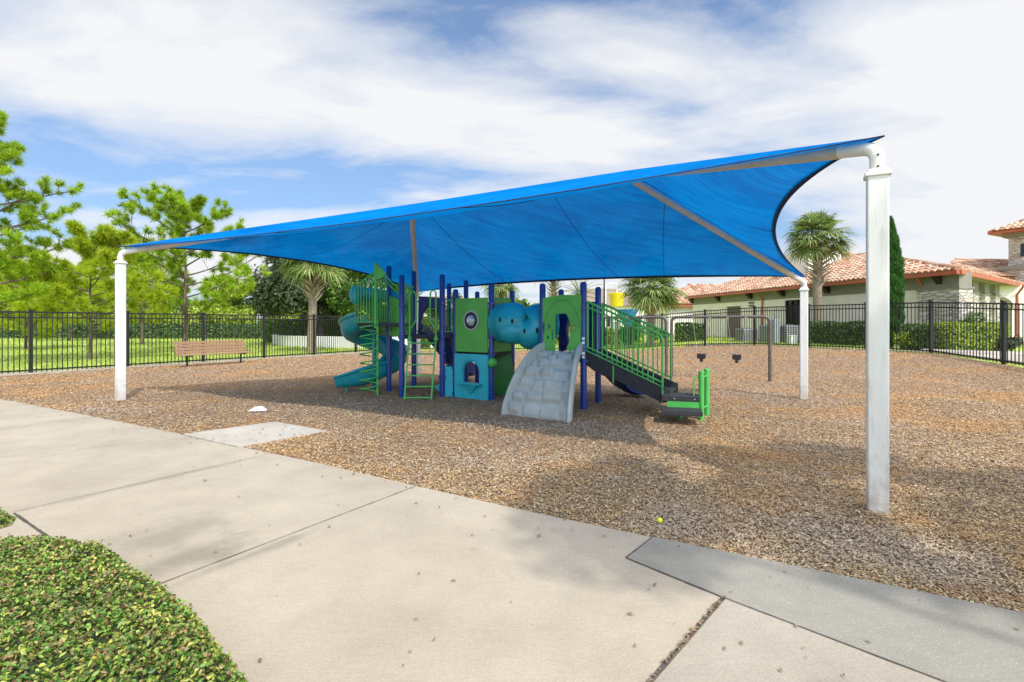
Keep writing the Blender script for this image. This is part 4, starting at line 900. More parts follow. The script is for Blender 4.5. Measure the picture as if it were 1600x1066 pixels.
# ---------------------------------------------------------------- foliage generators (numpy)
def leaf_cards(P, Nrm, L, W):
    """folded diamond leaves (4 verts, 2 tris sharing the midrib)"""
    n = len(P); a = rng.normal(size=(n, 3)); a -= (a*Nrm).sum(1)[:, None]*Nrm; a /= np.linalg.norm(a, axis=1)[:, None]+1e-9
    b = np.cross(Nrm, a); l = np.broadcast_to(np.asarray(L).reshape(-1, 1), (n, 1)); w_ = np.broadcast_to(np.asarray(W).reshape(-1, 1), (n, 1))
    v = np.stack([P-a*l, P-b*w_+Nrm*w_*.35, P+a*l, P+b*w_+Nrm*w_*.35], 1).reshape(-1, 3)
    i = np.arange(n)*4; f = np.stack([i, i+1, i+2, i, i+2, i+3], 1).reshape(-1, 3); return v, f
def oval_leaves(P, Nrm, L, W):
    n = len(P); a = rng.normal(size=(n, 3)); a -= (a*Nrm).sum(1)[:, None]*Nrm; a /= np.linalg.norm(a, axis=1)[:, None]+1e-9
    b = np.cross(Nrm, a); l = L.reshape(-1, 1); w_ = W.reshape(-1, 1); up = Nrm*w_*.4
    v = np.stack([P-a*l, P-a*l*.45-b*w_*.85+up, P+a*l*.35-b*w_*.9+up, P+a*l*1.1-Nrm*l*.2, P+a*l*.35+b*w_*.9+up, P-a*l*.45+b*w_*.85+up], 1).reshape(-1, 3)
    i = np.arange(n)*6; f = np.stack([i, i+1, i+2, i, i+2, i+3, i, i+3, i+4, i, i+4, i+5], 1).reshape(-1, 3); return v, f
def unit(n): a = rng.normal(size=(n, 3)); return a/np.linalg.norm(a, axis=1)[:, None]
def cloud(name, lumps, per, m, L=.06, W=.035, parent=None, shell=.55, flat_=1):
    Ps = []; Ns = []
    for (c, r) in lumps:
        r3 = np.array(r if hasattr(r, '__len__') else (r, r, r)); k = int(per*np.prod(r3)**(2/3)); u = unit(k)
        q = shell+(1-shell)*rng.random((k, 1))**.5; q *= 1+.12*rng.normal(size=(k, 1)); Ps.append(np.array(c)+u*q*r3); n_ = u+.7*unit(k); n_[:, 2] += .25; n_ /= np.linalg.norm(n_, axis=1)[:, None]; Ns.append(n_)
    P = np.concatenate(Ps); Nn = np.concatenate(Ns); k = len(P); v, f = leaf_cards(P, Nn, L*(.6+.8*rng.random(k)), W*(.6+.8*rng.random(k)))
    return npmesh(name, v, 3, 0, m, parent, faces=f)
def tube_tree(pts_list, m, name, parent, n=8):
    mb = MB()
    for pts, rs in pts_list: mb.tube(pts, rs, n)
    return mb.build(name, m, parent, ang=60)

def pine(x, y, H, spread, label, m='needle', z0=None, start=.28, tufts=1.0, seed=0, nl=.26):
    random.seed(seed); z0 = G(x, y)-.03 if z0 is None else z0
    t = thing('pine_tree', label, 'tree', (x, y, z0), 'pine trees on the lawn'); br = []; k = 9; lean = random.uniform(-.04, .04)*H
    tr = [V((x+lean*(i/k)**2+random.uniform(-.03, .03)*H*.15, y, z0-.1+H*i/k)) for i in range(k+1)]; br.append((tr, [max(.015, H*.0155*(1-i/k*.92)) for i in range(k+1)]))
    tips = []; nb = int(11+H*2.2)
    for b in range(nb):
        f = start+(.97-start)*(b/nb)+random.uniform(-.02, .02); q = tr[min(k-1, int(f*k))].lerp(tr[min(k, int(f*k)+1)], f*k-int(f*k)); az = b*2.4+random.uniform(-.5, .5)
        prof = (1-max(0, (f-.5)/.5)**1.3)*.75+.25; Lb = spread*prof*random.uniform(.7, 1.1)*(1 if f > start+.06 else .8); up = .12+.5*max(0, f-.35)
        pts = [q]; d = V((cos(az), sin(az), up)).normalized(); p = q
        for i in range(5):
            d = (d+V((random.uniform(-.15, .15), random.uniform(-.15, .15), .07+random.uniform(-.06, .08)))).normalized(); p = p+d*Lb/5; pts.append(p)
            if i >= 1:
                for s in range(3):
                    az2 = random.uniform(0, 2*pi); e = (d*.8+V((cos(az2), sin(az2), random.uniform(-.25, .75)))*.8).normalized(); l = Lb*random.uniform(.12, .28); q2 = p+e*l
                    br.append(([p, q2], [.012, .006])); tips.append((q2, e))
                    for _ in range(2):
                        e2 = (e+V((random.uniform(-1, 1), random.uniform(-1, 1), random.uniform(-.5, .9)))*.8).normalized(); q3 = p.lerp(q2, random.uniform(.35, .8))+e2*l*.55; br.append(([p.lerp(q2, .5), q3], [.007, .004])); tips.append((q3, e2))
        tips.append((p, d)); br.append((pts, [H*.005*(1-.15*i)+.006 for i in range(6)]))
    tips.append((tr[-1], V((0, 0, 1)))); tips.append((tr[-2], V((.3, 0, 1))))
    tube_tree(br, M['bark'], 'trunk', t, 7)
    T_ = np.array([tuple(a) for a, b in tips]); D = np.array([tuple(b) for a, b in tips]); per = int(46*tufts); n = len(T_)
    T2 = np.repeat(T_, per, 0); D2 = np.repeat(D, per, 0); k = len(T2); u = unit(k); dirs = D2*.55+u*.9; dirs[:, 2] += .12; dirs /= np.linalg.norm(dirs, axis=1)[:, None]
    base = T2+D2*(rng.random((k, 1))-.8)*nl*.5+unit(k)*.012; L = nl*(.55+.45*rng.random((k, 1))); side = np.cross(dirs, unit(k)); side /= np.linalg.norm(side, axis=1)[:, None]+1e-9; wd = .0055+.004*rng.random((k, 1))
    wd *= (1+y/30)
    v = np.stack([base-side*wd, base+side*wd, base+dirs*L], 1).reshape(-1, 3); npmesh('crown', v, 3, k, M[m], t)
    return t
def gxy(px, Y): return (px-800)*Y/F
pine(gxy(-42, 18), 18, 8.9, 2.9, 'bright green pine at the left end of the lawn, tallest in view', seed=3, start=.24, nl=.29, tufts=1.5)
pine(gxy(141, 21.5), 21.5, 5.4, 2.5, 'yellow green pine left of the near white post', 'needley', seed=5, start=.26, nl=.32, tufts=1.4)
pine(gxy(291, 27), 27, 8.1, 3.9, 'broad bright green pine behind the brown bench', seed=8, start=.24, nl=.37, tufts=1.4)
pine(gxy(40, 30), 30, 5.2, 2.8, 'bushy yellow green pine on the lawn beyond the fence corner', 'needley', seed=11, start=.12, nl=.42, tufts=1.4)
pine(gxy(222, 36), 36, 6.2, 3.2, 'yellow green pine beyond the broad green pine', 'needley', seed=14, start=.25, nl=.42, tufts=.8)
pine(gxy(108, 44), 44, 6.4, 3.6, 'far yellow green pine in front of the long hedge', 'needley', seed=17, start=.25, nl=.46, tufts=.8)

def broad(name, x, y, H, lumps, m, label, cat='tree', L=.1, W=.06, per=420, group=None, z0=None, bark='bark2', tr=.14, forks=6, seed=1, parts=True):
    random.seed(seed); z0 = G(x, y)-.03 if z0 is None else z0; t = thing(name, label, cat, (x, y, z0), group); br = []
    fk = V((x, y, z0+H*.35)); br.append(([V((x, y, z0-.1)), V((x+.05, y, z0+H*.18)), fk], [tr*1.25, tr, tr*.85]))
    for (c, r) in lumps[:forks]:
        c = V(c); br.append(([fk, fk.lerp(c, .5)+V((0, 0, .1)), c], [tr*.6, tr*.35, tr*.1]))
    tube_tree(br, M[bark], 'trunk', t, 8); cloud('crown', lumps, per, M[m], L, W, t); return t
def lumpset(cx, cy, cz, rx, ry, rz, n, r0, r1, seed):
    random.seed(seed); o = []
    for _ in range(n):
        while 1:
            a, b, c = [random.uniform(-1, 1) for _ in range(3)]
            if a*a+b*b+c*c < 1: break
        r = random.uniform(r0, r1); o.append(((cx+a*rx, cy+b*ry, cz+c*rz), (r, r, r*.75)))
    return o
# dark oak behind the left palm
Y = 36; broad('oak_tree', gxy(500, Y), Y, 9.2, lumpset(gxy(482, Y), Y, 4.6, 3.4, 3, 3.0, 34, .7, 1.5, 4), 'oak', 'tall dark oak behind the left palm tree', L=.13, W=.07, per=560, tr=.2)
Y = 34; broad('oak_tree', gxy(556, Y), Y, 7.2, lumpset(gxy(575, Y), Y, 4.3, 3.0, 2.5, 2.0, 24, .6, 1.2, 6), 'leaf', 'olive green oak behind the spiral slide', L=.12, W=.07, per=520, tr=.2)
Y = 60
specs = [(30, 60, 8, 'leafy', 'far pale green tree at the left edge of the lawn'), (360, 62, 7.5, 'leafy', 'far yellow green tree between the broad pine and the oak'), (170, 66, 6.6, 'leaf', 'far mid green tree behind the yellow green pines'), (-60, 55, 8, 'leaf', 'far round tree past the left picture edge'), (440, 64, 7, 'leaf', 'far green tree left of the dark oak'),
         (640, 58, 5.0, 'leaf', 'low rounded tree behind the rear fence beyond the slide tower'), (700, 62, 5.2, 'oak', 'dark rounded tree beyond the rear fence'), (822, 50, 4.3, 'leaf', 'mid green tree seen above the crawl tunnel'), (755, 52, 4.0, 'oak', 'dark low tree behind the porthole panel'), (890, 56, 3.6, 'leaf', 'small green tree behind the arch panel')]
for i, (px, Y, H, mm, lab) in enumerate(specs):
    x = gxy(px, Y); broad('broadleaf_tree', x, Y, H, lumpset(x, Y, H*.6, H*.42, 2, H*.33, 16, H*.1, H*.2, 40+i), mm, lab, L=.2, W=.11, per=260, group='far trees beyond the play area', seed=i)

def palm(x, y, hc, R, label, boots=True, tr=.2, seed=0, n=64, z0=None, name='palm_tree', straight=True):
    random.seed(seed); z0 = G(x, y)-.03 if z0 is None else z0; t = thing(name, label, 'palm tree', (x, y, z0), 'palm trees'); Z = V((0, 0, 1)); c = V((x+random.uniform(-.1, .1), y, hc))
    k = 10; pts = [V((x, y, z0-.05)).lerp(c, i/k)+V((random.uniform(-.02, .02), 0, 0)) for i in range(k+1)]; mb = MB(); mb.tube(pts, [tr*(1.15 if i < 1 else .92) for i in range(k+1)], 14); tk = mb.build('trunk', M['palmt'], t, ang=70)
    if boots:
        mb = MB(); h0 = hc-(hc-z0)*.44
        for i in range(64):
            f = i/64; z = h0+(hc-.35-h0)*f; az = i*2.399; rr = tr*(.95+.5*sin(pi*min(1, f*1.2))); p = V((x, y, z)) ; p.x = pts[0].x+(c.x-x)*(z-z0)/(hc-z0); r_ = V((cos(az), sin(az), 0)); s = V((-sin(az), cos(az), 0))
            a = p+r_*tr*.8; b = p+r_*(rr+.20*sin(pi*min(1, .15+f*.9))+.16)+Z*.30; w1 = .075; w2 = .028
            mb.add([a-s*w1, a+s*w1, b+s*w2, b-s*w2, a-s*w1-Z*.07, a+s*w1-Z*.07, b+s*w2-Z*.03+r_*.02, b-s*w2-Z*.03+r_*.02], [(0, 1, 2, 3), (7, 6, 5, 4), (0, 3, 7, 4), (1, 5, 6, 2), (3, 2, 6, 7), (0, 4, 5, 1)])
        mb.build('boots', M['boot'], tk, smooth=False)
    vs = []; fs = []; st = MB()
    for i in range(n):
        f = (i+.5)/n; el = radians(82-116*f**.9+random.uniform(-14, 14)); az = i*2.399+random.uniform(-.2, .2); d = V((cos(az)*cos(el), sin(az)*cos(el), sin(el))); Lp = R*random.uniform(.30, .56)
        a = c+d*.08; b = c+d*Lp*.55+Z*.05; e = c+d*Lp+Z*(-.10*cos(el)*R*.4); st.tube([a, b, e], [.018, .014, .010], 4)
        ax_ = (e-b).normalized(); sd_ = ax_.cross(Z)
        sd_ = sd_+V((random.uniform(-.4, .4), random.uniform(-.4, .4), random.uniform(-.3, .3))); sd_ = (sd_-ax_*sd_.dot(ax_)).normalized(); nn = sd_.cross(ax_); K = 24; FL_ = R*random.uniform(.40, .52)
        for j in range(K):
            q = (j/(K-1)*2-1); ang = q*radians(118); dd = (ax_*cos(ang)+sd_*sin(ang)+nn*(.30*abs(q)+random.uniform(-.08, .08))).normalized(); l = FL_*(1-.30*abs(q)**2)*random.uniform(.85, 1.05)
            sw = dd.cross(nn).normalized()*(.022+.014*R/2); m_ = e+dd*l*.55; tp = e+dd*l*.95-Z*l*random.uniform(.10, .42); b0 = len(vs)
            vs += [e-sw*.3, e+sw*.3, m_+sw, m_-sw, tp]; fs += [(b0, b0+1, b0+2), (b0, b0+2, b0+3), (b0+3, b0+2, b0+4)]
    npmesh('crown', np.array([tuple(v) for v in vs]), 3, 0, M['frond'], t, faces=fs); st.build('leaf_stalks', M['frond'], t, smooth=False)
    return t
palm(gxy(487, 26.7), 26.7, 4.85, 2.3, 'cabbage palm with lattice trunk left of the spiral slide', tr=.23, seed=2)
palm(gxy(1277, 28), 28, 6.15, 2.15, 'tall cabbage palm beside the clubhouse wall, framed by the canopy edge', tr=.25, seed=5)
palm(gxy(1017, 31), 31, 3.55, 2.6, 'short cabbage palm behind the stair railings', tr=.25, seed=9)
palm(gxy(782, 40), 40, 4.5, 2.3, 'far palm seen above the green porthole panels', tr=.2, seed=12, n=34)
palm(gxy(866, 42), 42, 5.9, 2.3, 'far palm whose trunk rises above the green arch panel', tr=.2, seed=14, n=34)
def datepalm(x, y, hc, R, label, seed):
    random.seed(seed); t = thing('feather_palm', label, 'palm tree', (x, y, 0), 'palm trees'); mb = MB(); mb.tube([(x, y, -.1), (x, y, hc)], [.22, .2], 12); mb.build('trunk', M['palmt'], t, ang=60); vs = []; fs = []; Z = V((0, 0, 1)); st = MB()
    for i in range(26):
        el = radians(80-75*(i/26)+random.uniform(-8, 8)); az = i*2.399; p = V((x, y, hc)); d = V((cos(az)*cos(el), sin(az)*cos(el), sin(el))); P = [p]
        for k in range(10): d = (d-Z*.11).normalized(); p = p+d*R/10; P.append(p)
        st.tube(P, [.02*(1-.08*k) for k in range(11)], 4)
        for k in range(1, 11):
            for q in (0, .33, .66):
                o = P[k-1].lerp(P[k], q); sdv = d.cross(Z).normalized()
                for s in (-1, 1):
                    dd = (sdv*s+(P[k]-P[k-1]).normalized()*.8-Z*.25).normalized(); l = R*.2*(1-.05*k)+.1; wv = V((0, 0, 1)).cross(dd).normalized()*.022; b = len(vs); vs += [o-wv, o+wv, o+dd*l]; fs.append((b, b+1, b+2))
    npmesh('crown', np.array([tuple(v) for v in vs]), 3, 0, M['frond'], t, faces=fs); st.build('leaf_stalks', M['frond'], t, smooth=False)
datepalm(gxy(905, 38), 38, 3.5, 2.3, 'feathery palm rising between the arch panel and stair posts', 3)

# italian cypress
def cypress(x, y, H, r, label):
    t = thing('cypress_tree', label, 'tree', (x, y, G(x, y))); z0 = G(x, y); mb = MB(); mb.tube([(x, y, z0-.1), (x, y, z0+H*.9)], [.09, .02], 8); mb.build('trunk', M['bark2'], t)
    k = 26000; f = rng.random(k)**.9; z = z0+.15+H*f; rad = r*np.minimum(1, (1-f)*2.6)**.75*np.minimum(1, .55+f*3)*(.78+.25*rng.random(k)); a = rng.random(k)*2*pi
    rad *= 1+.13*np.sin(a*5+z*7)+.08*np.sin(z*13+a*3)
    P = np.stack([x+rad*np.cos(a), y+rad*np.sin(a), z], 1); d = np.stack([np.cos(a)*.35, np.sin(a)*.35, np.ones(k)], 1)+.5*unit(k)*.6; d /= np.linalg.norm(d, axis=1)[:, None]; s = np.cross(d, unit(k)); s /= np.linalg.norm(s, axis=1)[:, None]; L = .13*(.6+.8*rng.random((k, 1)))
    v = np.stack([P-s*.018, P+s*.018, P+d*L], 1).reshape(-1, 3); npmesh('crown', v, 3, k, M['cyp'], t)
cypress(gxy(1391, 22.6), 22.6, 5.55, .43, 'slim pointed cypress just right of the near white post')

# hedges : leafy clipped boxes
def hedge(name, a, b, wd, h, m, label, L=.05, dens_=420, cat='hedge', group=None, z=None, rnd=.06):
    a = V((a[0], a[1], 0)); b = V((b[0], b[1], 0)); ln = (b-a).length; u = (b-a).normalized(); n = V((-u.y, u.x, 0)); c = (a+b)/2; z0 = G(c.x, c.y)-.02 if z is None else z
    t = thing(name, label, cat, (c.x, c.y, z0), group)
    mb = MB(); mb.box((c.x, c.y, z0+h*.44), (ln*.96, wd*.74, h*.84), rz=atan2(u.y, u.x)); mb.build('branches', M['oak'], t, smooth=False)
    areas = [(ln*wd, 0), (ln*h, 1), (ln*h, 2), (wd*h, 3), (wd*h, 4)]; Ps = []; Ns = []
    for ar, q in areas:
        k = int(ar*dens_); r1 = rng.random(k); r2 = rng.random(k); dep = rng.normal(0, rnd*.5, k); U = np.array(u); Nn = np.array(n); Zv = np.array((0, 0, 1.))
        bump = rnd*np.sin(r1*ln*3.1+q)*.6
        if q == 0: P = np.outer((r1-.5)*ln, U)+np.outer((r2-.5)*wd, Nn)+np.outer(h+dep+bump, Zv); no = Zv
        elif q in (1, 2): s = 1 if q == 1 else -1; P = np.outer((r1-.5)*ln, U)+np.outer(s*(wd/2+dep+bump), Nn)+np.outer(r2*h, Zv); no = Nn*s
        else: s = 1 if q == 3 else -1; P = np.outer(s*(ln/2+dep), U)+np.outer((r1-.5)*wd, Nn)+np.outer(r2*h, Zv); no = U*s
        nn = no+.75*unit(k); nn[:, 2] += .2; nn /= np.linalg.norm(nn, axis=1)[:, None]; Ps.append(P+np.array((c.x, c.y, z0))); Ns.append(nn)
    P = np.concatenate(Ps); Nn = np.concatenate(Ns); v, f = leaf_cards(P, Nn, L*(.6+.8*rng.random(len(P))), L*.6*(.6+.8*rng.random(len(P)))); npmesh('foliage', v, 3, 0, M[m], t, faces=f); return t
hedge('long_hedge', (gxy(-120, 52), 52), (gxy(430, 50), 50), 1.4, 1.35, 'hedge', 'long dark hedge across the far side of the lawn', L=.13, dens_=110)
hedge('variegated_hedge', (gxy(425, 40), 40), (gxy(700, 38), 38), 1.6, 1.75, 'leaf', 'tall mixed green hedge behind the low white wall', L=.11, dens_=150)
hedge('rear_hedge', (gxy(700, 38), 38.4), (gxy(1000, 36), 36), 1.4, 1.15, 'leafy', 'yellow green hedge beyond the rear fence behind the tunnel', L=.11, dens_=140)
hedge('clipped_hedge', (gxy(1052, 33), 32.4), (gxy(1094, 32.4), 31.8), 1.1, 1.05, 'hedge', 'short dark clipped hedge left of the brown door', L=.07, dens_=260, z=.40)
hedge('clipped_hedge', (gxy(1283, 26.6), 27.2), (gxy(1362, 24.6), 24.6), 1.0, 1.12, 'hedge', 'dark clipped hedge between the tall palm and near white post', L=.06, dens_=330)
hedge('clipped_hedge', (gxy(1240, 29), 29.2), (gxy(1254, 29), 29.0), .8, .9, 'leaf', 'little round shrub left of the tall palm trunk', L=.06, dens_=330, cat='shrub')
hedge('clipped_hedge', (gxy(1412, 22), 21.8), (gxy(1456, 21), 20.6), .8, 1.0, 'hedge', 'dark hedge right of the cypress', L=.06, dens_=360)
hedge('clipped_hedge', (gxy(1462, 20.6), 20.4), (gxy(1580, 20.6), 21.2), .9, 1.05, 'leafy', 'bright yellow green hedge in front of the stone piers', L=.055, dens_=420)
def shrub(px, Y, h, r, m, label, n=7, L=.08):
    x = gxy(px, Y); z0 = G(x, Y); t = thing('shrub', label, 'shrub', (x, Y, z0)); random.seed(px); mb = MB()
    lum = [((x+random.uniform(-r, r)*.6, Y+random.uniform(-r, r)*.6, z0+h*random.uniform(.35, .75)), r*random.uniform(.35, .6)) for _ in range(n)]
    for c, _ in lum: mb.tube([(x, Y, z0-.05), c], [.02, .008], 5)
    mb.build('stems', M['bark2'], t); cloud('foliage', lum, 1500, M[m], L, L*.5, t, shell=.3)
shrub(1508, 21.9, 1.75, .55, 'leaf', 'leafy green shrub against the middle stone pier'); shrub(1487, 22.0, 1.3, .4, 'leaf', 'small shrub beside the corner stone pier'); shrub(1416, 21.6, .8, .45, 'leafy', 'pale agave like shrub below the cypress')
shrub(985, 34, 1.2, .9, 'leaf', 'green shrub below the short palm', 9); shrub(1030, 30.2, 1.1, .5, 'leaf', 'leafy shrub at the foot of the short palm'); shrub(915, 33, .9, .7, 'leafy', 'low light green bush right of the arch panel'); shrub(660, 31, .8, .6, 'leaf', 'low bush seen past the ladder')
shrub(1572, 20.3, .5, .4, 'oak', 'dark low bush at the end of the yellow hedge')

# low curved white wall
def low_wall():
    pts = [V((gxy(424, 37), 37.5, 0)), V((gxy(440, 34.5), 34.6, 0)), V((gxy(480, 32.8), 32.8, 0)), V((gxy(540, 31.8), 31.6, 0)), V((gxy(610, 31.4), 31.2, 0)), V((gxy(690, 32), 32, 0))]
    pts = smoothp(pts, 6); mb = MB(); mb.sweep(pts, [(-.15, -.1), (.15, -.1), (.15, .66), (-.15, .66)]); props(mb.build('low_wall', M['wallw'], loc=tuple(pts[0]), smooth=False, bevel=.02), 'low curved white wall on the lawn behind the palm', 'wall')
low_wall()

# front groundcover
def groundcover(name, outline, h, n, label):
    P = [V((a, b, 0)) for a, b in outline]; xs = [p.x for p in P]; ys = [p.y for p in P]; c = sum(P, V((0, 0, 0)))/len(P); t = thing(name, label, 'groundcover shrub', (c.x, c.y, 0)); m = len(P)
    def dist(x, y):
        best = 9
        for i in range(m):
            a, b = P[i], P[(i+1) % m]; ab = b-a; q = max(0, min(1, (V((x, y, 0))-a).dot(ab)/ab.length_squared)); best = min(best, (a+ab*q-V((x, y, 0))).length)
        return best
    # soft body below the leaves
    nx_, ny_ = 70, 70; x0, x1, y0, y1 = min(xs), max(xs), min(ys), max(ys); idx = {}; vs = []; fs = []
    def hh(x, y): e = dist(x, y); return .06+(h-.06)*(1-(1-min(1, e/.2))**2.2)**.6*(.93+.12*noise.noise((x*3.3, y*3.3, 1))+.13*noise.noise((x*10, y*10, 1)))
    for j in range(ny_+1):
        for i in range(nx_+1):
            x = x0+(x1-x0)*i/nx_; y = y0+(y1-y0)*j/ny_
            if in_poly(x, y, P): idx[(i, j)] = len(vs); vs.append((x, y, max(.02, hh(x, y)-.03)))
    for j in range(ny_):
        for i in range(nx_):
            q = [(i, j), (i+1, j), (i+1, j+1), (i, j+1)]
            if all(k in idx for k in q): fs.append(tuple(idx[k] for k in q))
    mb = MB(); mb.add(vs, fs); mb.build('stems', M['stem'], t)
    L = []
    while len(L) < n:
        x = random.uniform(x0-.03, x1+.03); y = random.uniform(y0, y1+.03)
        if not in_poly(x, y, P):
            if dist(x, y) > .028 or random.random() < .6: continue
            L.append((x, y, random.uniform(.055, h*.32))); continue
        z = hh(x, y); L.append((x, y, z-.045+.05*random.random()+(.03*random.random() if random.random() < .08 else 0)))
    L = np.array(L); nn = unit(n)*.75+np.array((0, 0, .8)); nn /= np.linalg.norm(nn, axis=1)[:, None]; v, f = oval_leaves(L, nn, .0092*(.6+.8*rng.random(n)), .0063*(.6+.7*rng.random(n))); npmesh('leaves', v, 3, 0, M['cover'], t, faces=f)
random.seed(21)
groundcover('groundcover', [(-5.0, 2.3), (-3.9, 2.78), (-3.05, 2.98), (-2.62, 3.02), (-2.2, 2.88), (-1.68, 2.52), (-1.32, 2.24), (-1.04, 1.98), (-.80, 1.74), (-.69, 1.46), (-.68, 1.1), (-1.0, .5), (-5, .5)], .33, 135000, 'low clipped green groundcover filling the corner beside the sidewalk')
groundcover('groundcover', [(-5.0, 3.75), (-4.2, 3.86), (-3.72, 3.80), (-3.62, 3.66), (-3.75, 3.52), (-4.3, 3.4), (-5.0, 3.3)], .17, 14000, 'small tuft of groundcover at the left edge by the walk joint')

# grass blades beyond the fences
def lawn_blades():
    n = 90000; u = rng.random(n); Y = 13*(60/13)**u; X = (rng.random(n)*2.3-1.15)*Y
    ok = ~np_in(X, Y, MPOLY); X = X[ok]; Y = Y[ok]
    FPp = FP
    keep = [not (a > 16.0 and b < 22 and b > 15.5) and not (15.2 < a < 17.2 and b < 19.5) for a, b in zip(X, Y)]
    X = X[keep]; Y = Y[keep]
    n = len(X); Z = np.array([G(a, b)-.03 for a, b in zip(X, Y)]); P = np.stack([X, Y, Z], 1); h = (.03+.035*rng.random((n, 1)))*(1+Y[:, None]/30); d = unit(n)*.5; d[:, 2] = 1; th = rng.random(n)*2*pi; s = np.stack([np.cos(th), np.sin(th), 0*th], 1)*(.004+Y[:, None]*.0006)
    v = np.stack([P-s, P+s, P+d*h], 1).reshape(-1, 3); props(npmesh('grass', v, 3, n, M['blade']), 'short lawn grass beyond the fence', 'grass', kind='stuff')
lawn_blades()

# ---------------------------------------------------------------- clubhouse
Zv = V((0, 0, 1))
def tiled(name, quad, parent, m='tile', sx=.30, sy=.42):
    """barrel tile slope: quad = eave0, eave1, ridge1, ridge0 ; every tile its own curved piece, one mesh"""
    e0, e1, r1, r0 = [V(p) for p in quad]; u = (e1-e0).normalized(); nrm = (e1-e0).cross(r0-e0)
    if nrm.length < 1e-5: nrm = (e1-e0).cross(r1-e0)
    nrm.normalize()
    if nrm.z < 0: nrm = -nrm
    up = nrm.cross(u).normalized()
    if up.z < 0: up = -up
    def loc(p): d = p-e0; return d.dot(u), d.dot(up)
    L = [loc(p) for p in (e0, e1, r1, r0)]; poly = [V((a, b, 0)) for a, b in L]
    xs = [a for a, b in L]; H = max(b for a, b in L); vs = []; fs = []
    prof = [(-.5, 0), (-.42, .035), (-.25, .085), (0, .10), (.25, .085), (.42, .035), (.5, 0)]
    j = 0; y = 0
    while y < H:
        x = min(xs)+sx/2
        while x < max(xs):
            if in_poly(x, min(y+sy*.5, H-.01), poly):
                b = len(vs); dz = random.uniform(0, .012)
                for (yy, lift) in ((y-.05, .045), (y+sy, .0)):
                    for (a, h) in prof: vs.append(e0+u*(x+a*sx)+up*yy+nrm*(h*sx/.30*1.0+lift+dz+.01))
                k = len(prof); fs += [(b+i, b+i+1, b+k+i+1, b+k+i) for i in range(k-1)]; fs.append(tuple(b+i for i in range(k-1, -1, -1)))
            x += sx
        y += sy
    mb = MB(); mb.add(vs, fs); return mb.build(name, M[m], parent, ang=50)
def slab(mb, pts, th):     # closed slab from a planar polygon
    n = len(pts); P = [V(p) for p in pts]; mb.add(P+[p-Zv*th for p in P], [tuple(range(n)), tuple(range(2*n-1, n-1, -1))]+[(i, i+n, (i+1) % n+n, (i+1) % n) for i in range(n)])
def wallrun(a, b, z0, z1, th, holes, name, m, parent):
    a = V((a[0], a[1], 0)); u = (V((b[0], b[1], 0))-a); L = u.length; u.normalize(); mb = MB(); mb.plate([(0, z0), (L, z0), (L, z1), (0, z1)], holes, a, u, Zv, th); return mb.build(name, m, parent, smooth=False)
def downspout(p, n, ztop, z0, T, u):
    mb = MB(); q = p+n*.42; pts = [q+Zv*ztop, q+Zv*(ztop-.12), p+n*.08+Zv*(ztop-.5), p+n*.08+Zv*(ztop-.7), p+n*.08+Zv*z0]; mb.tube(smoothp(pts[:4], 3)+[pts[4]], .055, 8); mb.build('downspout', M['fascia'], T)
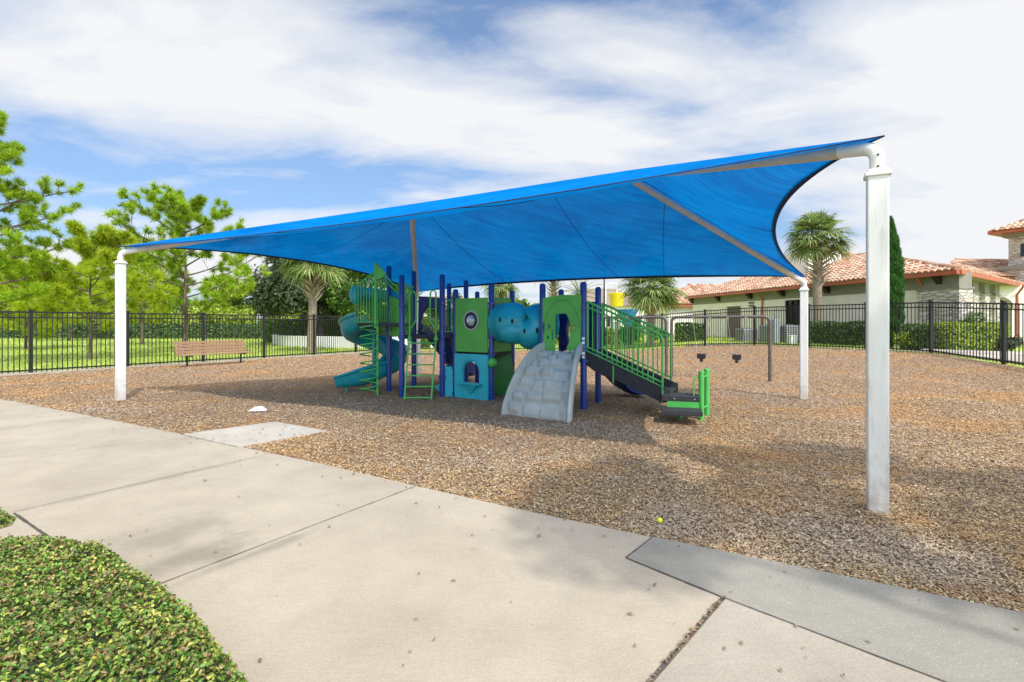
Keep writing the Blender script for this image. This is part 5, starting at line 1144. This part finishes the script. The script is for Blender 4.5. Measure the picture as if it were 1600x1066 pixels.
def clubhouse():
    z0 = .40; EV = 3.72; T = thing('clubhouse', 'cream clubhouse with terracotta tile roof, stone piers and tower', 'building', (19.5, 24, z0))
    Cc = V((18.9, 21.7, EV)); wv = V((-.172, .985, 0)); nr_ = V((.985, .172, 0)); D = Cc+wv*22.8; fv = V((.8, .6, 0)); fn = V((-.6, .8, 0))
    E = Cc+fv*22; R1 = V((22.2, 32.0, 5.75)); R2 = Cc+wv*17.8+nr_*5+Zv*2.03; R3 = R1+fv*20; Db = D+nr_*10
    # roof
    rf = MB(); slab(rf, [Cc, R1, R2, D], .10); slab(rf, [Cc, E, R3, R1], .10); slab(rf, [D, R2, Db], .10); roof = rf.build('roof', M['fascia'], T, smooth=False)
    lift = Zv*.012
    random.seed(2)
    tiled('tiles', [Cc+lift, D+lift, R2+lift, R1+lift], roof); tiled('tiles', [Cc+lift, E+lift, R3+lift, R1+lift], roof); tiled('tiles', [D+lift, Db+lift, R2+lift, R2+lift-nr_*.01], roof)
    mb = MB()
    for a, b in ((R1, R2), (Cc, R1), (R1, R3), (D, R2)):
        k = int((b-a).length/.4)
        for i in range(k):
            p = a.lerp(b, i/k)+Zv*.06; q = a.lerp(b, (i+1.1)/k)+Zv*.06; mb.tube([p+Zv*.03, q], [.13, .11], 8)
    mb.build('ridge_tiles', M['tile'], roof)
    gut = MB(); gut.beam(Cc-Zv*.06-nr_*.06-wv*.06, D-Zv*.06-nr_*.06, .14, .17); gut.build('gutter', M['fascia'], roof, smooth=False)
    gut = MB(); gut.beam(Cc-Zv*.06-fn*.06, E-Zv*.06-fn*.06, .14, .17); gut.build('gutter', M['fascia'], roof, smooth=False)
    # west wall (faces the playground)
    off = nr_*.55; A = V((Cc.x, Cc.y, 0))+off+wv*.35; B = V((D.x, D.y, 0))+off-wv*.4; L = (B-A).length
    def spx(px):    # distance along the wall where it is seen at image column px
        k = (px-800)/800; return ((A.x-k*A.y)/(k*wv.y-wv.x))
    door0, door1 = sorted((spx(1137), spx(1160))); w0, w1 = sorted((spx(1229), spx(1256)))
    holes = [[(door0, z0), (door1, z0), (door1, 2.75), (door0, 2.75)], [(w0, .95), (w1, .95), (w1, 2.95), (w0, 2.95)]]
    u = (B-A).normalized(); mb = MB()
    mb.plate([(0, z0-.3), (door0, z0-.3), (door0, 2.75), (door1, 2.75), (door1, z0-.3), (L, z0-.3), (L, 3.05), (0, 3.05)], [holes[1]], A, u, Zv, .25); mb.build('wall', M['stucco'], T, smooth=False)
    mb = MB(); mb.plate([(0, 3.05), (L, 3.05), (L, 3.68), (0, 3.68)], [], A-nr_*.02, u, Zv, .27); mb.build('frieze_band', M['taupe'], T, smooth=False)
    mb = MB(); mb.plate([(0, 3.60), (L, 3.60), (L, 3.66), (0, 3.66)], [], A-nr_*.33, u, Zv, .5); mb.build('soffit', M['taupe'], T, smooth=False)
    mb = MB(); c = A+u*(door0+door1)/2+nr_*.05; mb.box(c+Zv*1.55, (door1-door0, .06, 2.4), rz=atan2(u.y, u.x)); dr = mb.build('door', M['door'], T, smooth=False)
    mb = MB(); mb.box(A+u*(door0+.12)+nr_*-.02+Zv*1.45, (.04, .08, .2), rz=atan2(u.y, u.x)); mb.build('handle', M['chain'], dr, smooth=False)
    mb = MB(); c = A+u*(w0+w1)/2+nr_*.04; mb.box(c+Zv*1.95, (w1-w0, .03, 2.0), rz=atan2(u.y, u.x)); wn = mb.build('window', M['glass'], T, smooth=False)
    mb = MB()
    for q in (0, .33, .67, 1): mb.box(A+u*(w0+(w1-w0)*q)-nr_*.02+Zv*1.95, (.06, .08, 2.0), rz=atan2(u.y, u.x))
    for zz in (.97, 2.93): mb.box(c-nr_*.06+Zv*zz, (w1-w0, .08, .06), rz=atan2(u.y, u.x))
    mb.build('frame', M['corbel'], wn, smooth=False)
    for px in (1085, 1127, 1177, 1228, 1298, 1476):
        s = spx(px); p = A+u*s; mb = MB(); mb.plate([(0, 3.2), (.12, 3.2), (.42, 3.5), (.42, 3.6), (0, 3.6)], [], p-nr_*.14-u*.0, -nr_, Zv, .26); mb.build('corbel', M['corbel'], T, smooth=False)
    mb = MB()
    for zz in (2.72, 2.92): mb.box(A+u*spx(1177)-nr_*.14+Zv*zz, (.6, .04, .12), rz=atan2(u.y, u.x))
    mb.build('louver', M['grille'], T, smooth=False)
    for px in (1195, 1449): downspout(A+u*spx(px)-nr_*.12, -nr_, 3.62, .3, T, u)
    # corner pier and front piers in stone
    F0 = V((Cc.x, Cc.y, 0))+nr_*.55+fn*.0+fv*.15
    def pier(p, wx, wy, rz):
        mb = MB(); mb.box((p.x, p.y, 1.65), (wx, wy, 2.7), rz=rz); q = mb.build('stone_pier', M['stone'], T, smooth=False)
        mb = MB(); mb.box((p.x, p.y, 3.34), (wx-.04, wy-.04, .68), rz=rz); mb.build('pier_cap', M['taupe'], q, smooth=False)
        mb = MB(); mb.box((p.x, p.y, 3.02), (wx+.08, wy+.08, .08), rz=rz); mb.build('pier_moulding', M['taupe'], q, smooth=False)
    pier(A+wv*.75+nr_*.05, .7, 1.9, atan2(wv.y, wv.x)-pi/2)
    rzf = atan2(fv.y, fv.x)
    Fb = V((Cc.x, Cc.y, 0))+fn*.75+fv*.9
    for i in range(4): pier(Fb+fv*(2.2+2.3*i), 1.05, .6, rzf)
    W0 = Fb+fn*.45+fv*.75; L = 9.15; mb = MB(); mb.plate([(0, z0-.3), (L, z0-.3), (L, 3.66), (0, 3.66)], [], W0, fv, Zv, .3); mb.build('wall', M['stucco'], T, smooth=False)
    W1 = W0+fv*L; gv = V((.995, -.10, 0)); gn = V((.10, .995, 0)); L1 = 1.9; ac = .85; arch = [(ac-.52, z0-.3), (ac-.52, 2.35)]+[(ac-.52*cos(x), 2.35+.52*sin(x)) for x in [pi*i/14 for i in range(1, 14)]]+[(ac+.52, 2.35), (ac+.52, z0-.3)]
    mb = MB(); mb.plate([(0, z0-.3)]+arch+[(L1, z0-.3), (L1, 3.66), (0, 3.66)], [], W1, gv, Zv, .3); mb.build('arch_wall', M['stucco'], T, smooth=False)
    mb = MB(); mb.tube([W1+gv*(ac-.57*cos(x))+Zv*(2.35+.57*sin(x))-gn*.16 for x in [pi*i/16 for i in range(17)]], .045, 6); mb.build('arch_moulding', M['taupe'], T)
    mb = MB(); mb.box(W1+gv*(ac+1)+gn*2.4+Zv*1.6, (5, .1, 3.2)); mb.build('porch_wall', M['door'], T, smooth=False)
    mb = MB(); mb.box(W1+gv*(ac+.1)+gn*2.2+Zv*1.2, (.9, .08, 1.8)); mb.build('porch_door', M['glass'], T, smooth=False)
    W2 = W1+gv*L1; mb = MB(); mb.plate([(0, z0-.3), (6, z0-.3), (6, 3.66), (0, 3.66)], [], W2, fv, Zv, .3); mb.build('wall', M['stucco'], T, smooth=False)
    L = 12
    mb = MB(); mb.plate([(0, 3.60), (L, 3.60), (L, 3.66), (0, 3.66)], [], W0-fn*.6, fv, Zv, .9); mb.build('soffit', M['taupe'], T, smooth=False)
    downspout(W1+gv*1.62-gn*.12, -gn, 3.62, .3, T, gv)
    # raised parapet block with tile cap above the roof
    pb = V((20.3, 33.4, 0)); mb = MB(); mb.box((pb.x-.2, pb.y+1, 5.0), (2.4, 2.4, 2.4), rz=atan2(wv.y, wv.x)-pi/2); mb.build('parapet_block', M['stucco'], T, smooth=False)
    g0 = at(1262, 384, 35.5); g1 = at(1366, 408, 33); mb = MB(); P = [g0, g1, V((g1.x, g1.y, 4.6)), V((g0.x, g0.y, 4.6))]; dd = V((.35, 1.2, 0)); mb.add(P+[p+dd for p in P], [(3, 2, 1, 0), (4, 5, 6, 7), (0, 1, 5, 4), (1, 2, 6, 5), (2, 3, 7, 6), (3, 0, 4, 7)]); mb.build('gable_wall', M['stucco'], T, smooth=False)
    mb = MB(); k = 14
    for i in range(k): p = g0.lerp(g1, i/k); q = g0.lerp(g1, (i+1.1)/k); mb.tube([p+Zv*.07, q+Zv*.04], [.17, .14], 8)
    mb.build('gable_tiles', M['tile'], T)
    # tower
    tc = V((37.9, 35.2, 0)); rz = radians(28); wd = 5.0; mb = MB(); mb.box((tc.x, tc.y, 2.8), (wd, wd, 5.0), rz=rz); tw = mb.build('tower_wall', M['stone'], T, smooth=False)
    mb = MB(); mb.box((tc.x, tc.y, 5.36), (wd+.3, wd+.3, .28), rz=rz); mb.build('cornice', M['taupe'], tw, smooth=False)
    mb = MB(); mb.box((tc.x, tc.y, 6.5), (wd-.7, wd-.7, 2.1), rz=rz); mb.build('upper_stage', M['stone'], tw, smooth=False)
    mb = MB(); mb.box((tc.x, tc.y, 7.7), (wd-.2, wd-.2, .36), rz=rz); mb.build('eave_band', M['taupe'], tw, smooth=False)
    R_ = Matrix.Rotation(rz, 3, 'Z'); hw = (wd+1.0)/2; cs = [tc+R_@V((a*hw, b*hw, 0))+Zv*7.95 for a, b in ((-1, -1), (1, -1), (1, 1), (-1, 1))]; ap = tc+Zv*9.4; mb = MB()
    slab(mb, cs, .16); mb.add(cs+[ap], [(0, 1, 4), (1, 2, 4), (2, 3, 4), (3, 0, 4)]); tr_ = mb.build('tower_roof', M['fascia'], tw, smooth=False)
    for i in range(4): tiled('tiles', [cs[i]+lift, cs[(i+1) % 4]+lift, ap+lift, ap+lift-(cs[(i+1) % 4]-cs[i])*.0005], tr_, sx=.28)
    for k in (-1, 1):
        mb = MB(); p = tc+R_@V((-(wd-.7)/2-.02, k*1.1, 0)); mb.box((p.x, p.y, 6.55), (.08, .8, .9), rz=rz); mb.build('tower_window', M['glass'], tw, smooth=False)
        mb = MB(); p = tc+R_@V((k*1.1, -(wd-.7)/2-.02, 0)); mb.box((p.x, p.y, 6.55), (.8, .08, .9), rz=rz); mb.build('tower_window', M['glass'], tw, smooth=False)
    # low wing towards the tower
    f_ = V((.995, .1, 0)); n_ = V((-.1, .995, 0)); a0_ = V((29.8, 35.0, 4.7)); a1_ = a0_+f_*9; b1_ = a0_+f_*9+n_*3.7+Zv*1.6; b0_ = a0_+f_*4.4+n_*3.7+Zv*1.6
    mb = MB(); slab(mb, [a0_, a1_, b1_, b0_], .1); mb.build('upper_roof', M['fascia'], T, smooth=False)
    tiled('tiles', [a0_+lift, a1_+lift, b1_+lift, b0_+lift], roof)
clubhouse()

def simple_house(name, x, y, sx, sy, h, pitch, mw, mr, label, rz=0, cat='building', tilesz=None, win=0, z0=0):
    T = thing(name, label, cat, (x, y, z0)); R_ = Matrix.Rotation(rz, 3, 'Z'); mb = MB(); c = V((x, y, 0)); mb.box((x, y, z0+h/2-.15), (sx, sy, h+.3), rz=rz); wl = mb.build('wall', M[mw], T, smooth=False)
    o = .5; cs = [c+R_@V((a*(sx/2+o), b*(sy/2+o), z0+h)) for a, b in ((-1, -1), (1, -1), (1, 1), (-1, 1))]; k = max(0, sx/2-sy/2); rd = [c+R_@V((-k, 0, z0+h+pitch)), c+R_@V((k, 0, z0+h+pitch))]
    mb = MB(); slab(mb, cs, .2); mb.add(cs+rd, [(0, 1, 5, 4), (1, 2, 5), (2, 3, 4, 5), (3, 0, 4)]); rf = mb.build('roof', M[mr], T, smooth=False)
    if tilesz: tiled('tiles', [cs[0], cs[1], rd[1], rd[0]], rf, sx=tilesz, sy=tilesz*1.4); tiled('tiles', [cs[3], cs[0], rd[0], rd[0]-(cs[0]-cs[3])*.0005], rf, sx=tilesz, sy=tilesz*1.4)
    for i in range(win):
        p = c+R_@V((-sx/2+sx*(i+.5)/win, -sy/2-.02, 0)); mb = MB(); mb.box((p.x, p.y, z0+1.6), (1.2, .06, 1.2), rz=rz); w_ = mb.build('window', M['glass'], wl, smooth=False)
simple_house('pool_house', gxy(1062, 50)+4, 52, 12, 7, 3.25, 1.9, 'stucco', 'fascia', 'low cream tiled wing left of the clubhouse, behind the short palm', rz=radians(4), tilesz=.45)
simple_house('house', gxy(940, 75), 76, 13, 9, 4.0, 2.6, 'stucco', 'shingle', 'distant pale house with brown roof behind the stair posts', win=3)
simple_house('house', gxy(1012, 90), 92, 10, 8, 3.6, 2.2, 'stucco', 'shingle', 'distant house with grey brown roof past the yellow bucket', win=2)
simple_house('house', gxy(690, 85), 86, 15, 9, 3.6, 2.4, 'stucco', 'shingle', 'distant pale house behind the ladder tower', win=4)
# AC units and utility boxes by the clubhouse wall
def ac(px, Y, sx, sy, h, label, fan=True):
    x = gxy(px, Y); z = G(x, Y); T = thing('air_conditioner', label, 'air conditioner', (x, Y, z), 'air conditioners by the clubhouse wall'); mb = MB(); mb.box((x, Y, z+h/2), (sx, sy, h), rz=.2); mb.build('casing', M['acm'], T, bevel=.02)
    mb = MB()
    for i in range(9): mb.box((x, Y, z+.1+(h-.2)*i/8), (sx+.02, sy+.02, .025), rz=.2)
    mb.build('louvers', M['grille'], T, smooth=False); mb = MB(); mb.lathe([(sx*.36, 0), (sx*.36, .04), (sx*.1, .06)], (x, Y, z+h), 16); mb.build('fan_guard', M['grille'], T)
ac(1166, 30.2, .9, .8, .75, 'squat grey air conditioner right of the brown door'); ac(1205, 28.6, .9, .8, .95, 'taller grey air conditioner beside the copper downspout'); ac(1232, 28.2, .8, .7, .95, 'grey air conditioner below the dark window')
x = gxy(1212, 28.0); T = thing('utility_cabinet', 'slim blue grey utility cabinet between the air conditioners', 'cabinet', (x, 28.0, .4)); mb = MB(); mb.box((x, 28.0, 1.05), (.32, .3, 1.3)); mb.build('casing', M['acm'], T, bevel=.02); mb = MB(); mb.cyl((x, 28, 1.7), (x, 28, 2.0), .08); mb.build('vent_pipe', M['acm'], T)
x = gxy(1238, 26.6); mb = MB(); mb.box((x, 26.6, .62), (.34, .3, .42)); mb.box((x, 26.6, .85), (.38, .34, .05)); props(mb.build('utility_box', M['wallw'], smooth=False, bevel=.02, loc=(x, 26.6, .4)), 'small white utility box at the foot of the dark window', 'utility box')
# splash pad bucket, lamp pole
def splash():
    Y = 46; p = at(964, 470, Y); T = thing('splash_tower', 'splash tower with yellow bucket over a blue funnel, behind the stairs', 'splash tower', (p.x, Y, 0)); mb = MB(); mb.lathe([(.55, 0), (.62, .6), (.78, 1.15), (.7, 1.2)], (p.x, Y, 3.0), 18); mb.build('bucket', M['ybucket'], T)
    q = at(976, 492, Y); mb = MB(); mb.lathe([(.12, -1.0), (.5, 0), (1.05, 1.0), (1.0, 1.02)], (q.x+.1, Y-.6, 1.7), 18); mb.build('funnel', M['wdblue'], T)
    mb = MB(); mb.tube([(q.x+.1, Y-.6, 0), (q.x+.1, Y-.6, .9)], .09, 10); mb.tube([(p.x-1.0, Y, 0), (p.x-1.0, Y, 4.9), (p.x-.5, Y, 5.1), (p.x, Y, 5.0), (p.x, Y, 4.2)], .06, 8); mb.tube([(p.x+2.2, Y, 0), (p.x+2.2, Y, 3.4)], .07, 8); mb.tube([(p.x+3.0, Y, 0), (p.x+3.0, Y, 3.0), (p.x+2.2, Y, 3.3)], .05, 8); mb.build('pipes', M['wallw'], T)
    mb = MB(); mb.box((p.x+1.2, Y-1, .9), (1.4, .5, .5)); mb.box((p.x+.2, Y-1, .5), (.5, .5, 1)); mb.build('play_panels', M['cyan'], T, bevel=.03)
splash()
x = gxy(944, 34); T = thing('lamp_pole', 'thin dark lamp pole rising behind the stair posts', 'lamp pole', (x, 34, 0)); mb = MB(); mb.tube([(x, 34, -.1), (x, 34, 5.6)], [.06, .04], 10); mb.build('pole', M['black'], T); mb = MB(); mb.lathe([(.10, -.1), (.10, .35), (.06, .45), (.045, .47)], (x, 34, 0), 12); mb.build('base', M['black'], T); mb = MB(); mb.lathe([(.06, 0), (.2, .1), (.22, .4), (.05, .55)], (x, 34, 5.55), 12); mb.build('lantern', M['black'], T)
x = gxy(975, 30.5); 
mb = MB(); mb.tube([(x, 33, -.1), (x, 33, 1.2)], .05, 8); mb.box((x, 32.95, 1.35), (.5, .05, .5)); props(mb.build('small_sign', M['wallw'], smooth=False, loc=(x, 33, 0)), 'small pale sign panel on a short post beyond the rear fence', 'sign')

# shade tree behind the camera, its broken shadow falls over the right foreground
lm = lumpset(6.7, -3.3, 10.2, 2.9, 2.0, 1.5, 40, .30, .7, 77)
broad('shade_tree', 10.2, -6.6, 10.5, lm, 'leaf', 'tall leafy shade tree standing beside the sidewalk behind the viewpoint', L=.06, W=.04, per=2600, tr=.16, seed=9)
random.seed(61); lm = []
for i in range(95):
    Y = random.uniform(57, 66); x = gxy(random.uniform(-180, 620), Y); rr_ = random.uniform(.9, 1.7); lm.append(((x, Y, random.uniform(.6, 3.0)), (rr_*1.3, rr_, rr_)))
props(cloud('distant_woodland', lm, 260, M['leafy'], .20, .11), 'belt of yellow green bushes closing the view behind the long hedge', 'woodland', kind='stuff')
# long belt of trees on the skyline
random.seed(31)
SK = ['skyline tree left of everything else on the far lawn', 'pale skyline tree above the left end of the long hedge', 'dark skyline tree behind the yellow green pines', 'olive skyline tree above the hedge by the near left post', 'pale skyline tree just right of the left canopy post', 'dark skyline tree behind the broad green pine', 'olive skyline tree over the brown bench', 'pale skyline tree between the bench and the lattice trunked palm',
      'dark skyline tree hidden behind the dark oak', 'olive skyline tree behind the spiral slide', 'pale skyline tree behind the ladder and grab rails', 'dark skyline tree above the porthole panel', 'olive skyline tree above the tunnel', 'pale skyline tree above the arch panel', 'dark skyline tree beside the thin lamp pole']
for i in range(15):
    Y = random.uniform(72, 95); x = gxy(-120+i*60+random.uniform(-20, 20), Y); H = random.uniform(5.5, 8) if i < 9 else random.uniform(4, 5.2)
    m_ = ['leaf', 'leafy', 'oak'][i % 3]
    broad('broadleaf_tree', x, Y, H, lumpset(x, Y, H*.45, H*.75, 3, H*.35, 16, H*.13, H*.24, 90+i), m_, SK[i], L=.28, W=.16, per=120, group='trees along the skyline', seed=i)
